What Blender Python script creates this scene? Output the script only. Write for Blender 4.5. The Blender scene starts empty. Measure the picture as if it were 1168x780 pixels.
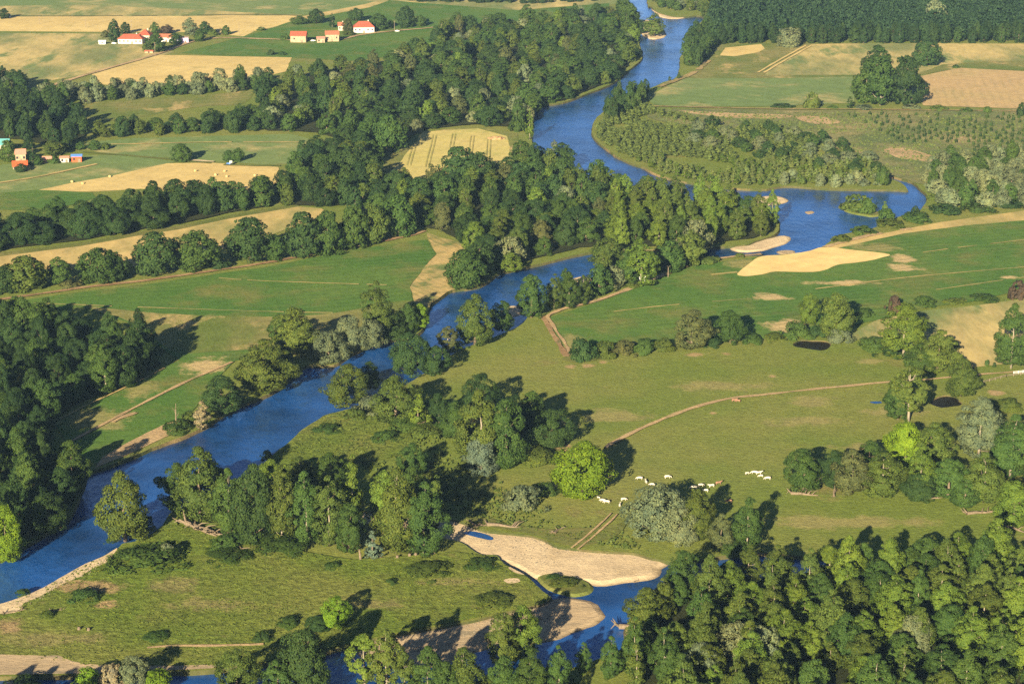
import bpy, bmesh, math, random
import numpy as np
from mathutils import Vector, Matrix, noise
from mathutils.geometry import delaunay_2d_cdt

R = math.radians
SC = bpy.context.scene
COL = SC.collection
SUN_EL, SUN_AZ = 18.5, 17.0          # light comes from behind the camera, a little from its left

# ------------------------------------------------------------------ camera geometry (survey helper)
W0, H0, F0 = 1168.0, 780.0, 2300.0
CAM_H, PITCH = 275.0, R(17.04)
CP, SP = math.cos(PITCH), math.sin(PITCH)


def at(x, y, z=0.0):
    """ground point seen at photo position x, y"""
    a, b = (x - W0 / 2) / F0, (H0 / 2 - y) / F0
    d = Vector((a, CP + b * SP, -SP + b * CP))
    t = (z - CAM_H) / d.z
    return Vector((d.x * t, d.y * t, z))


def scale_at(y):
    """photo pixels per metre for something standing at row y"""
    return (y + 315.0) * CP / CAM_H


# ------------------------------------------------------------------ materials
def newmat(name):
    m = bpy.data.materials.new(name)
    m.use_nodes = True
    nt = m.node_tree
    return m, nt, nt.nodes, nt.links, nt.nodes['Principled BSDF']


def rgb(c):
    return (c[0], c[1], c[2], 1.0)


def nd(ns, kind, **kw):
    n = ns.new(kind)
    for k, v in kw.items():
        setattr(n, k, v)
    return n


def mix(ns, ln, fac, a, b, blend='MIX'):
    m = nd(ns, 'ShaderNodeMix', data_type='RGBA', blend_type=blend)
    for sock, v in ((m.inputs[0], fac), (m.inputs[6], a), (m.inputs[7], b)):
        if isinstance(v, (int, float)):
            sock.default_value = v
        elif isinstance(v, (tuple, list)):
            sock.default_value = rgb(v)
        else:
            ln.new(v, sock)
    return m.outputs[2]


def ramp(ns, ln, src, lo, hi):
    m = nd(ns, 'ShaderNodeMapRange')
    ln.new(src, m.inputs[0])
    m.inputs[1].default_value, m.inputs[2].default_value = lo, hi
    m.inputs[3].default_value, m.inputs[4].default_value = 0.0, 1.0
    m.clamp = True
    return m.outputs[0]


def math_node(ns, ln, op, a, b=None):
    m = nd(ns, 'ShaderNodeMath', operation=op)
    for i, v in enumerate((a, b)):
        if v is None:
            continue
        if isinstance(v, (int, float)):
            m.inputs[i].default_value = v
        else:
            ln.new(v, m.inputs[i])
    return m.outputs[0]


def world_pos(ns, ln, rot=0.0, scale=(1, 1, 1)):
    g = nd(ns, 'ShaderNodeNewGeometry')
    mp = nd(ns, 'ShaderNodeMapping')
    ln.new(g.outputs['Position'], mp.inputs[0])
    mp.inputs['Rotation'].default_value = (0, 0, rot)
    mp.inputs['Scale'].default_value = scale
    return mp.outputs[0]


def noise_tex(ns, ln, vec, scale, detail=4.0, rough=0.55):
    n = nd(ns, 'ShaderNodeTexNoise')
    ln.new(vec, n.inputs['Vector'])
    n.inputs['Scale'].default_value = scale
    n.inputs['Detail'].default_value = detail
    n.inputs['Roughness'].default_value = rough
    return n.outputs['Fac']


_mats = {}


def soil(name, c1, c2, c3=None, patch=0.02, lo=0.42, hi=0.6, p3=0.03, t3=(0.6, 0.68), fine=0.9, fine_amt=0.35,
         rot=0.0, period=0.0, stripe=0.3, bump=0.5, grain=0.35, stretch=(1, 1, 1), blots=(), wet=False):
    """ground cover: two tones in large patches, a third in blots, drill rows, and a fine tufted grain"""
    if name in _mats:
        return _mats[name]
    m, nt, ns, ln, b = newmat(name)
    p = world_pos(ns, ln, rot, stretch)
    big = ramp(ns, ln, noise_tex(ns, ln, p, patch, 6, 0.62), lo, hi)
    col = mix(ns, ln, big, c1, c2)
    if c3:
        blot = ramp(ns, ln, noise_tex(ns, ln, p, p3, 7, 0.66), *t3)
        col = mix(ns, ln, blot, col, c3)
    if blots:
        wp = world_pos(ns, ln)
        rag = math_node(ns, ln, 'MULTIPLY', math_node(ns, ln, 'SUBTRACT', noise_tex(ns, ln, wp, 0.07, 8, 0.72), 0.5), 4.2)
        for bx, by, rx, ry, bc in blots:
            c0 = at(bx, by)
            s0 = scale_at(by)
            ly = (at(bx, by - ry) - at(bx, by + ry)).length / 2
            mp = nd(ns, 'ShaderNodeMapping')
            mp.vector_type = 'TEXTURE'
            ln.new(wp, mp.inputs[0])
            mp.inputs['Location'].default_value = (c0.x, c0.y, 0)
            mp.inputs['Scale'].default_value = (rx / s0, ly, 1e6)
            vl = nd(ns, 'ShaderNodeVectorMath', operation='LENGTH')
            ln.new(mp.outputs[0], vl.inputs[0])
            d = math_node(ns, ln, 'ADD', vl.outputs['Value'], rag)
            col = mix(ns, ln, math_node(ns, ln, 'MULTIPLY', ramp(ns, ln, d, 1.15, 0.55), 0.85), col, bc)
    g2 = noise_tex(ns, ln, p, grain * 0.28, 5, 0.7)
    col = mix(ns, ln, ramp(ns, ln, g2, 0.32, 0.68), col, mix(ns, ln, 1.0, col, (1.3, 1.28, 1.2), 'MULTIPLY'))
    g = noise_tex(ns, ln, p, grain, 5, 0.75)
    v = ramp(ns, ln, g, 0.3, 0.7)
    dark = mix(ns, ln, 1.0, col, (1 - fine_amt,) * 3, 'MULTIPLY')
    col = mix(ns, ln, v, dark, col)
    if period:
        sx = nd(ns, 'ShaderNodeSeparateXYZ')
        ln.new(p, sx.inputs[0])
        wob = math_node(ns, ln, 'MULTIPLY', noise_tex(ns, ln, p, 0.05, 3), period * 1.2)
        ph = math_node(ns, ln, 'MULTIPLY', math_node(ns, ln, 'ADD', sx.outputs[0], wob), 2 * math.pi / period)
        s = math_node(ns, ln, 'SINE', ph)
        s = ramp(ns, ln, s, -0.2, 0.9)
        s = math_node(ns, ln, 'MULTIPLY', s, ramp(ns, ln, noise_tex(ns, ln, p, 0.02, 4), 0.35, 0.65))
        col = mix(ns, ln, math_node(ns, ln, 'MULTIPLY', s, stripe), col, mix(ns, ln, 1.0, col, (0.45, 0.55, 0.5), 'MULTIPLY'))
    if wet:
        sz = nd(ns, 'ShaderNodeSeparateXYZ')
        ln.new(world_pos(ns, ln), sz.inputs[0])
        zz = math_node(ns, ln, 'ADD', sz.outputs[2], math_node(ns, ln, 'MULTIPLY', noise_tex(ns, ln, world_pos(ns, ln), 0.15, 5, 0.7), 0.5))
        col = mix(ns, ln, ramp(ns, ln, zz, WATER_Z + 0.55, WATER_Z + 0.2), col, mix(ns, ln, 1.0, col, (0.42, 0.42, 0.42), 'MULTIPLY'))
    ln.new(col, b.inputs['Base Color'])
    b.inputs['Roughness'].default_value = 0.95
    b.inputs['Specular IOR Level'].default_value = 0.08
    if bump:
        bp = nd(ns, 'ShaderNodeBump')
        bp.inputs['Strength'].default_value = bump
        bp.inputs['Distance'].default_value = fine
        ln.new(g, bp.inputs['Height'])
        ln.new(bp.outputs[0], b.inputs['Normal'])
    _mats[name] = m
    return m


def plain(name, c, rough=0.8, var=0.25, scale=0.8, spec=0.2):
    if name in _mats:
        return _mats[name]
    m, nt, ns, ln, b = newmat(name)
    tc = nd(ns, 'ShaderNodeTexCoord')
    v = ramp(ns, ln, noise_tex(ns, ln, tc.outputs['Object'], scale, 5, 0.65), 0.3, 0.7)
    ln.new(mix(ns, ln, v, tuple(k * (1 - var) for k in c), tuple(min(1, k * (1 + var * .5)) for k in c)), b.inputs['Base Color'])
    b.inputs['Roughness'].default_value = rough
    b.inputs['Specular IOR Level'].default_value = spec
    _mats[name] = m
    return m


def leaf_material():
    m, nt, ns, ln, b = newmat('leaf')
    oi = nd(ns, 'ShaderNodeObjectInfo')
    ge = nd(ns, 'ShaderNodeNewGeometry')
    tc = nd(ns, 'ShaderNodeTexCoord')
    base = oi.outputs['Color']
    rnd = ge.outputs['Random Per Island']
    warm = mix(ns, ln, 1.0, base, (1.26, 1.16, 0.95), 'MULTIPLY')
    cool = mix(ns, ln, 1.0, base, (0.74, 0.82, 0.92), 'MULTIPLY')
    col = mix(ns, ln, rnd, cool, warm)
    cl = ramp(ns, ln, noise_tex(ns, ln, tc.outputs['Object'], 0.42, 3, 0.6), 0.35, 0.65)
    col = mix(ns, ln, cl, mix(ns, ln, 1.0, col, (0.78, 0.84, 0.85), 'MULTIPLY'), mix(ns, ln, 1.0, col, (1.18, 1.14, 0.95), 'MULTIPLY'))
    ln.new(col, b.inputs['Base Color'])
    b.inputs['Roughness'].default_value = 0.6
    b.inputs['Specular IOR Level'].default_value = 0.06
    tr = nd(ns, 'ShaderNodeBsdfTranslucent')
    ln.new(mix(ns, ln, 1.0, col, (1.0, 1.15, 0.5), 'MULTIPLY'), tr.inputs[0])
    ms = nd(ns, 'ShaderNodeMixShader')
    ms.inputs[0].default_value = 0.08
    ln.new(b.outputs[0], ms.inputs[1])
    ln.new(tr.outputs[0], ms.inputs[2])
    ln.new(ms.outputs[0], ns['Material Output'].inputs[0])
    return m


def bark_material(name, c):
    return plain(name, c, 0.9, 0.45, 1.3, 0.1)


def water_material():
    m, nt, ns, ln, b = newmat('river_water')
    p = world_pos(ns, ln)
    deep = ramp(ns, ln, noise_tex(ns, ln, p, 0.014, 5, 0.65), 0.36, 0.60)
    ln.new(mix(ns, ln, deep, (0.003, 0.020, 0.075), (0.014, 0.076, 0.265)), b.inputs['Base Color'])  # dark and bright blue patches painted in for bank and sky reflections
    b.inputs['IOR'].default_value = 1.5
    b.inputs['Specular IOR Level'].default_value = 0.7
    b.inputs['Specular Tint'].default_value = (0.62, 0.82, 1.0, 1)
    r = nd(ns, 'ShaderNodeMapRange')
    ln.new(noise_tex(ns, ln, p, 0.02, 4, 0.6), r.inputs[0])
    r.inputs[1].default_value, r.inputs[2].default_value = 0.38, 0.62
    r.inputs[3].default_value, r.inputs[4].default_value = 0.03, 0.22
    ln.new(r.outputs[0], b.inputs['Roughness'])
    bp = nd(ns, 'ShaderNodeBump')
    bp.inputs['Strength'].default_value = 0.5
    bp.inputs['Distance'].default_value = 0.7
    q = world_pos(ns, ln, 0.5, (1, 0.45, 1))
    h = math_node(ns, ln, 'ADD', noise_tex(ns, ln, q, 0.45, 4, 0.6), noise_tex(ns, ln, q, 0.12, 3, 0.6))
    ln.new(h, bp.inputs['Height'])
    ln.new(bp.outputs[0], b.inputs['Normal'])
    return m


WATER_Z = -1.3
# ground palette ------------------------------------------------------------------
G = {}
G['meadow'] = soil('meadow', (0.148, 0.188, 0.034), (0.196, 0.206, 0.050), (0.23, 0.175, 0.075), patch=0.011, p3=0.02, t3=(0.60, 0.72), blots=[(700, 474, 34, 8, (0.275, 0.24, 0.09)), (928, 458, 24, 6, (0.275, 0.24, 0.09)), (960, 596, 90, 7, (0.275, 0.24, 0.09)), (925, 480, 40, 6, (0.275, 0.24, 0.09)), (820, 440, 60, 5, (0.275, 0.24, 0.09)), (1020, 470, 40, 5, (0.275, 0.24, 0.09)), (1136, 448, 8, 3, (0.40, 0.27, 0.14)), (642, 510, 9, 5, (0.40, 0.27, 0.14)), (1010, 510, 60, 5, (0.275, 0.24, 0.09)), (650, 418, 7, 2.5, (0.40, 0.27, 0.14)), (672, 417, 8, 2.5, (0.40, 0.27, 0.14)), (688, 413, 6, 2, (0.40, 0.27, 0.14)), (793, 404, 14, 2.5, (0.40, 0.27, 0.14)), (829, 404, 6, 2, (0.40, 0.27, 0.14)), (882, 429, 6, 2, (0.40, 0.27, 0.14)), (813, 471, 5, 2, (0.40, 0.27, 0.14)), (1000, 412, 20, 3, (0.275, 0.24, 0.09))],
                   fine_amt=0.40, grain=0.55, bump=0.6)
G['rough_meadow'] = soil('rough_meadow', (0.142, 0.196, 0.028), (0.196, 0.214, 0.046), (0.27, 0.21, 0.09), patch=0.02, p3=0.035, t3=(0.62, 0.75), blots=[(190, 669, 30, 9, (0.275, 0.24, 0.09)), (95, 671, 40, 7, (0.40, 0.27, 0.14)), (122, 691, 12, 5, (0.40, 0.27, 0.14)), (12, 715, 16, 9, (0.40, 0.27, 0.14)), (250, 690, 50, 8, (0.275, 0.24, 0.09)), (420, 690, 50, 6, (0.275, 0.24, 0.09)), (520, 665, 40, 5, (0.275, 0.24, 0.09)), (60, 730, 60, 8, (0.275, 0.24, 0.09))],
                         fine_amt=0.62, grain=0.42, bump=1.0, fine=1.5)
G['scrub'] = soil('scrub', (0.125, 0.160, 0.055), (0.25, 0.225, 0.095), (0.42, 0.30, 0.15), patch=0.02, p3=0.02, t3=(0.60, 0.66), fine_amt=0.5,
                  grain=0.3, bump=0.8)
G['wheat'] = soil('ripe_wheat', (0.49, 0.36, 0.145), (0.55, 0.41, 0.17), (0.40, 0.31, 0.12), patch=0.012, p3=0.03, fine_amt=0.16, rot=R(20), period=9,
                  stripe=0.16, bump=0.3, grain=0.25)
G['stubble'] = soil('pale_stubble', (0.50, 0.36, 0.15), (0.40, 0.30, 0.12), (0.24, 0.225, 0.08), patch=0.014, p3=0.018, t3=(0.47, 0.62), fine_amt=0.2,
                    rot=R(-55), period=12, stripe=0.3, bump=0.3, grain=0.25, stretch=(1, 0.5, 1))
G['weedy'] = soil('weedy_stubble', (0.19, 0.20, 0.075), (0.47, 0.36, 0.15), (0.15, 0.19, 0.065), patch=0.012, lo=0.42, hi=0.58, p3=0.022, t3=(0.52, 0.62),
                  fine_amt=0.25, rot=R(-70), period=14, stripe=0.25, bump=0.3, grain=0.25, stretch=(1.3, 0.45, 1))
G['headland'] = soil('weedy_headland', (0.20, 0.20, 0.065), (0.46, 0.33, 0.14), (0.13, 0.17, 0.05), patch=0.03, lo=0.36, hi=0.52, p3=0.05, t3=(0.52, 0.62), fine_amt=0.35, rot=R(-30), period=4, stripe=0.5, bump=0.4, grain=0.4)
G['plough'] = soil('dry_plough', (0.42, 0.29, 0.145), (0.40, 0.29, 0.135), (0.30, 0.24, 0.11), patch=0.015, fine_amt=0.2, rot=R(8), period=7, stripe=0.28,
                   bump=0.4, grain=0.3)
G['crop'] = soil('green_crop', (0.068, 0.142, 0.024), (0.096, 0.162, 0.030), (0.165, 0.165, 0.046), blots=[(215, 374, 60, 12, (0.275, 0.24, 0.09)), (110, 478, 40, 11, (0.275, 0.24, 0.09)), (160, 447, 30, 8, (0.275, 0.24, 0.09)), (235, 418, 26, 9, (0.52, 0.37, 0.19)), (960, 323, 34, 3, (0.52, 0.37, 0.19)), (1030, 306, 18, 4, (0.52, 0.37, 0.19)), (879, 340, 22, 3.5, (0.52, 0.37, 0.19)), (895, 373, 28, 7, (0.52, 0.37, 0.19)), (1030, 296, 14, 5, (0.52, 0.37, 0.19)), (850, 300, 20, 6, (0.275, 0.24, 0.09)), (1000, 283, 30, 4, (0.275, 0.24, 0.09)), (1150, 317, 10, 2, (0.52, 0.37, 0.19)), (650, 395, 16, 14, (0.275, 0.24, 0.09))], patch=0.014, p3=0.03, t3=(0.50, 0.70), fine_amt=0.3,
                 rot=R(75), period=6.5, stripe=0.42, bump=0.5, grain=0.5)
G['crop_far'] = soil('pale_green_crop', (0.135, 0.190, 0.062), (0.175, 0.210, 0.075), (0.36, 0.30, 0.13), patch=0.01, p3=0.02, t3=(0.52, 0.66), fine_amt=0.22,
                     rot=R(-50), period=15, stripe=0.35, bump=0.3, grain=0.3)
G['crop_dry'] = soil('thin_crop', (0.118, 0.155, 0.032), (0.24, 0.21, 0.075), (0.42, 0.31, 0.13), patch=0.02, lo=0.4, hi=0.64, p3=0.03, t3=(0.56, 0.66),
                     fine_amt=0.35, rot=R(82), period=7, stripe=0.35, bump=0.4, grain=0.45, stretch=(1, 0.6, 1))
G['grass'] = soil('verge_grass', (0.115, 0.140, 0.032), (0.17, 0.165, 0.05), (0.28, 0.22, 0.10), patch=0.03, p3=0.04, t3=(0.6, 0.7), fine_amt=0.4, grain=0.5)
G['sand'] = soil('river_sand', (0.54, 0.41, 0.26), (0.61, 0.47, 0.30), (0.44, 0.33, 0.20), patch=0.035, p3=0.05, t3=(0.50, 0.66), fine_amt=0.30, grain=0.9,
                 bump=0.4, wet=True)
G['pale_sand'] = soil('field_sand', (0.58, 0.41, 0.17), (0.64, 0.46, 0.20), (0.52, 0.37, 0.16), patch=0.03, fine_amt=0.08, grain=0.4, bump=0.15)
G['gravel'] = soil('river_gravel', (0.36, 0.27, 0.17), (0.46, 0.34, 0.21), (0.26, 0.21, 0.14), patch=0.05, p3=0.08, t3=(0.55, 0.65), fine_amt=0.3, grain=0.9,
                   bump=0.4, stretch=(0.5, 1.5, 1), wet=True)
G['dirt'] = soil('bare_dirt', (0.37, 0.255, 0.14), (0.46, 0.32, 0.17), (0.22, 0.19, 0.08), patch=0.05, p3=0.08, t3=(0.55, 0.68), fine_amt=0.3, grain=0.6)
G['red_dirt'] = soil('brown_bank', (0.27, 0.165, 0.085), (0.38, 0.25, 0.13), (0.13, 0.13, 0.05), patch=0.06, p3=0.07, t3=(0.56, 0.68), fine_amt=0.4, grain=0.6)
G['bank'] = soil('river_bank', (0.075, 0.07, 0.03), (0.27, 0.18, 0.09), (0.05, 0.06, 0.02), patch=0.025, lo=0.48, hi=0.64, p3=0.05, t3=(0.46, 0.58),
                 fine_amt=0.4, grain=0.6)
G['dry_patch'] = soil('dry_grass', (0.28, 0.21, 0.09), (0.36, 0.26, 0.12), (0.17, 0.16, 0.055), patch=0.05, p3=0.06, t3=(0.5, 0.62), fine_amt=0.35, grain=0.5)
M_WATER = water_material()
M_POND = plain('dark_pond', (0.012, 0.010, 0.008), 0.35, 0.3, 0.3, 0.12)  # near-black brown with slight noise over the whole pond
M_LEAF = leaf_material()
M_BARK = bark_material('bark', (0.16, 0.12, 0.08))
M_PALEBARK = bark_material('pale_bark', (0.25, 0.21, 0.15))
M_DEAD = bark_material('dead_wood', (0.18, 0.135, 0.09))


# ------------------------------------------------------------------ linking helpers
def link(name, data, mat=None, parent=None):
    o = bpy.data.objects.new(name, data)
    COL.objects.link(o)
    if mat is not None and data is not None:
        data.materials.append(mat)
    if parent is not None:
        o.parent = parent
    return o


def tag(o, label=None, cat=None, group=None, kind=None):
    if label:
        o['label'] = label
    if cat:
        o['category'] = cat
    if group:
        o['group'] = group
    if kind:
        o['kind'] = kind
    return o


def empty(name, loc, rz=0.0):
    o = bpy.data.objects.new(name, None)
    COL.objects.link(o)
    o.location = loc
    o.rotation_euler = (0, 0, rz)
    o.empty_display_size = 0.5
    return o


def mesh(name, v, f):
    me = bpy.data.meshes.new(name)
    me.from_pydata([tuple(a) for a in v], [], [tuple(a) for a in f])
    me.update()
    return me


class MB:
    """collects boxes, prisms, tubes and lathed shapes and links them as one mesh"""

    def __init__(self):
        self.v, self.f = [], []

    def add(self, v, f):
        n = len(self.v)
        self.v += [tuple(a) for a in v]
        self.f += [tuple(i + n for i in a) for a in f]

    def box(self, c, s, rz=0.0):
        x, y, z = s[0] / 2, s[1] / 2, s[2] / 2
        m = Matrix.Rotation(rz, 3, 'Z')
        v = [Vector(c) + m @ Vector((a * x, b * y, d * z)) for d in (-1, 1) for a, b in ((-1, -1), (1, -1), (1, 1), (-1, 1))]
        self.add(v, [(3, 2, 1, 0), (4, 5, 6, 7), (0, 1, 5, 4), (1, 2, 6, 5), (2, 3, 7, 6), (3, 0, 4, 7)])

    def tube(self, pts, rad, n=7):
        pts = [Vector(p) for p in pts]
        rings = []
        for i, p in enumerate(pts):
            d = (pts[min(i + 1, len(pts) - 1)] - pts[max(i - 1, 0)]).normalized()
            u = d.orthogonal().normalized()
            w = d.cross(u)
            r = rad[i] if isinstance(rad, (list, tuple)) else rad
            rings.append([p + (u * math.cos(2 * math.pi * k / n) + w * math.sin(2 * math.pi * k / n)) * r for k in range(n)])
        v = [q for r in rings for q in r]
        f = [(i * n + k, i * n + (k + 1) % n, (i + 1) * n + (k + 1) % n, (i + 1) * n + k) for i in range(len(pts) - 1) for k in range(n)]
        f += [tuple(range(n))[::-1], tuple((len(pts) - 1) * n + k for k in range(n))]
        self.add(v, f)

    def build(self, name, mat, parent=None, smooth=False):
        me = mesh(name, self.v, self.f)
        if smooth:
            me.polygons.foreach_set('use_smooth', [True] * len(me.polygons))
        return link(name, me, mat, parent)


# ------------------------------------------------------------------ outlines on the ground
def smooth_line(pts, closed, n=4):
    out, m = [], len(pts)
    rng = range(m) if closed else range(m - 1)
    for i in rng:
        g = (lambda k: pts[k % m]) if closed else (lambda k: pts[max(0, min(m - 1, k))])
        a, b, c, d = g(i - 1), g(i), g(i + 1), g(i + 2)
        for k in range(n):
            t = k / n
            out.append(0.5 * ((2 * b) + (c - a) * t + (2 * a - 5 * b + 4 * c - d) * t * t + (3 * b - a - 3 * c + d) * t ** 3))
    if not closed:
        out.append(pts[-1])
    return out


def wobble(p, amp):
    a = noise.noise_vector(Vector((p.x * 0.02, p.y * 0.02, 3.1)))
    b = noise.noise_vector(Vector((p.x * 0.09, p.y * 0.09, 7.7)))
    c = noise.noise_vector(Vector((p.x * 0.3, p.y * 0.3, 1.7)))
    w = a * 0.7 + b * 0.55 + c * 0.3
    return Vector((p.x + w.x * amp, p.y + w.y * amp, 0))


def outline(px, amp=1.0, smooth=False, step=5.0):
    pts = [at(*p) for p in px]
    if smooth:
        pts = smooth_line(pts, True)
    out = []
    for i, a in enumerate(pts):
        b = pts[(i + 1) % len(pts)]
        n = max(1, min(60, int((b - a).length / step)))
        out += [wobble(a.lerp(b, k / n), amp) for k in range(n)]
    return out


def inside(poly, x, y):
    c = False
    j = len(poly) - 1
    for i in range(len(poly)):
        a, b = poly[i], poly[j]
        if (a[1] > y) != (b[1] > y) and x < (b[0] - a[0]) * (y - a[1]) / (b[1] - a[1]) + a[0]:
            c = not c
        j = i
    return c


def bbox(poly):
    xs = [p[0] for p in poly]
    ys = [p[1] for p in poly]
    return min(xs), min(ys), max(xs), max(ys)


def fill(poly, holes=()):
    """triangles of a ground outline with the river beds cut out"""
    bb = bbox(poly)
    near = [h for h in holes if not (bbox(h)[0] > bb[2] or bbox(h)[2] < bb[0] or bbox(h)[1] > bb[3] or bbox(h)[3] < bb[1])]
    vs, es = [], []
    for loop in [poly] + near:
        n = len(vs)
        vs += [Vector((p[0], p[1])) for p in loop]
        es += [(n + i, n + (i + 1) % len(loop)) for i in range(len(loop))]
    v, e, f, *_ = delaunay_2d_cdt(vs, es, [], 0, 1e-4)
    keep = []
    for t in f:
        cx = sum(v[i].x for i in t) / len(t)
        cy = sum(v[i].y for i in t) / len(t)
        if inside(poly, cx, cy) and not any(inside(h, cx, cy) for h in near):
            a, b, c = v[t[0]], v[t[1]], v[t[2]]
            keep.append(t if (b - a).cross(c - a) > 0 else t[::-1])
    return v, keep


HOLES = []
_layer = [0]


def sheet(name, px, mat, amp=1.0, smooth=False, label=None, z=None, clip=True, cat=None, step=5.0):
    poly = outline(px, amp, smooth, step)
    v, f = fill(poly, HOLES if clip else ())
    if z is None:
        _layer[0] += 1
        z = 0.03 + 0.012 * _layer[0]
    o = link(name, mesh(name, [(p.x, p.y, z) for p in v], f), mat)
    return tag(o, label, cat, None, 'structure')


def track(name, px, width, mat, label=None, amp=0.5, cat='track', gap=0.0):
    """a strip along a line; gap > 0 makes two wheel ruts"""
    pts = smooth_line([at(*p) for p in px], False, 18 if name == 'field_track' else 8)
    pts = [wobble(p, amp) for p in pts]
    _layer[0] += 1
    z = 0.03 + 0.012 * _layer[0]
    v, f = [], []
    for side in ((-gap, gap) if gap else (0,)):
        n0 = len(v)
        for i, p in enumerate(pts):
            d = (pts[min(i + 1, len(pts) - 1)] - pts[max(i - 1, 0)]).normalized()
            nrm = Vector((-d.y, d.x, 0))
            w = width * (0.8 + 0.5 * noise.noise(Vector((p.x * 0.11, p.y * 0.11, side))))
            c = p + nrm * side
            v += [(c.x + nrm.x * w / 2, c.y + nrm.y * w / 2, z), (c.x - nrm.x * w / 2, c.y - nrm.y * w / 2, z)]
        f += [(n0 + 2 * i + 1, n0 + 2 * i + 3, n0 + 2 * i + 2, n0 + 2 * i) for i in range(len(pts) - 1)
              if name != 'field_track' or noise.noise(Vector((pts[i].x * 0.06, pts[i].y * 0.06, 9.0))) > -0.32]
    return tag(link(name, mesh(name, v, f), mat), label, cat, None, 'structure')


def raised(name, px, mat, z, drop, run, label, amp=2.4):
    """a bar of sand or an islet: flat top with sloping edges that run into the water"""
    poly = outline(px, amp, True)
    v, f = fill(poly)
    vs = [(p.x, p.y, z + 0.16 * noise.noise(Vector((p.x * .05, p.y * .05, 0)))) for p in v]
    fs = [tuple(t) for t in f]
    n = len(poly)
    k = len(vs)
    area = sum(poly[i].x * poly[(i + 1) % n].y - poly[(i + 1) % n].x * poly[i].y for i in range(n))
    s = 1 if area > 0 else -1
    for i, p in enumerate(poly):
        d = (poly[(i + 1) % n] - poly[i - 1]).normalized()
        o = Vector((d.y, -d.x, 0)) * s * run
        vs += [(p.x, p.y, z + 0.16 * noise.noise(Vector((p.x * .05, p.y * .05, 0)))), (p.x + o.x, p.y + o.y, z - drop)]
    for i in range(n):
        a, b = k + 2 * i, k + 2 * ((i + 1) % n)
        fs.append((a, a + 1, b + 1, b) if s > 0 else (a, b, b + 1, a + 1))
    return tag(link(name, mesh(name, vs, fs), mat), label, None, None, 'structure')


# ------------------------------------------------------------------ river beds
WATER_Z = -1.3
west = [(712, -60), (716, 0), (721, 10), (730, 24), (729, 49), (733, 59), (731, 69), (720, 78), (708, 89), (693, 98), (670, 107), (642, 117), (613, 123),
        (608, 144), (607, 162), (614, 178), (630, 190), (648, 203), (672, 209), (702, 216), (745, 222), (800, 232), (850, 241), (884, 249), (888, 258), (884, 267), (862, 275),
        (850, 279), (820, 281), (760, 284), (700, 286), (670, 288), (644, 294), (619, 300), (580, 309), (567, 313), (547, 326), (516, 331), (503, 339), (490, 351),
        (485, 372), (470, 383), (434, 390), (400, 404), (380, 416), (349, 417), (335, 428), (310, 448), (280, 460), (252, 474), (231, 488), (195, 503), (154, 519),
        (123, 531), (103, 537), (97, 548), (87, 580), (70, 598), (40, 615), (0, 637), (-70, 668)]
east = [(736, -60), (738, 0), (743, 8), (752, 15), (770, 19), (785, 19), (797, 18), (803, 21), (797, 27), (791, 33), (784, 41), (781, 56), (776, 67), (775, 80),
        (770, 89), (757, 94), (744, 100), (725, 106), (705, 112), (690, 126), (678, 138), (675, 151), (683, 163), (693, 171), (703, 178), (719, 186), (734, 191),
        (750, 199), (775, 206), (820, 213), (868, 216), (883, 214), (901, 212), (945, 215), (991, 216), (1020, 216), (1036, 217), (1026, 208), (1012, 203), (1016, 201), (1040, 208), (1051, 217), (1058, 224), (1053, 235), (1043, 243),
        (1022, 248), (999, 259), (978, 264), (958, 268), (948, 275), (937, 282), (919, 288), (894, 291), (868, 292), (845, 292), (800, 296), (760, 302), (720, 311),
        (690, 319), (660, 327), (640, 334), (620, 344), (605, 355), (597, 368), (575, 380), (545, 392), (520, 402), (500, 415), (470, 434), (430, 456), (413, 462),
        (377, 473), (359, 482), (346, 490), (331, 503), (316, 514), (309, 521), (300, 531), (270, 553), (235, 568), (200, 582), (190, 591), (180, 603), (155, 617),
        (139, 620), (133, 626), (121, 633), (98, 643), (74, 657), (51, 670), (26, 681), (0, 689), (-70, 716)]
creek = [(-60, 772), (0, 770), (80, 769), (150, 768), (190, 766), (240, 764), (290, 757), (340, 752), (385, 738), (430, 727), (457, 722), (508, 713), (557, 703),
         (578, 697), (600, 692), (616, 688), (628, 681), (622, 678), (614, 671), (600, 658), (586, 650), (572, 641), (567, 633), (547, 631), (526, 618), (500, 612), (440, 600),
         (408, 594), (412, 583), (470, 586), (522, 593), (548, 603), (566, 606), (600, 610), (620, 615), (637, 623), (660, 626), (690, 629), (724, 631), (746, 637), (780, 640),
         (835, 632), (868, 630), (914, 634), (945, 635), (972, 640), (965, 647),
         (915, 653), (870, 659), (835, 656), (790, 664), (760, 669), (742, 674), (734, 682), (724, 696), (716, 708), (713, 720), (711, 737), (692, 746), (672, 755),
         (648, 763), (624, 768), (560, 776), (500, 781), (400, 787), (300, 792), (150, 802), (-60, 808)]
pond_a = [(904, 391), (912, 387), (928, 388), (944, 389), (945, 396), (935, 399), (918, 397), (906, 395)]
pond_b = [(1060, 460), (1066, 453), (1080, 450), (1092, 455), (1098, 460), (1088, 463), (1072, 465)]
HOLES.append(outline(west + east[::-1], 1.2, True, 4))
HOLES.append(outline(creek, 0.9, True, 4))
HOLES.append(outline(pond_a, 1.8, True, 2))
HOLES.append(outline(pond_b, 2.2, True, 2))

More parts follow.
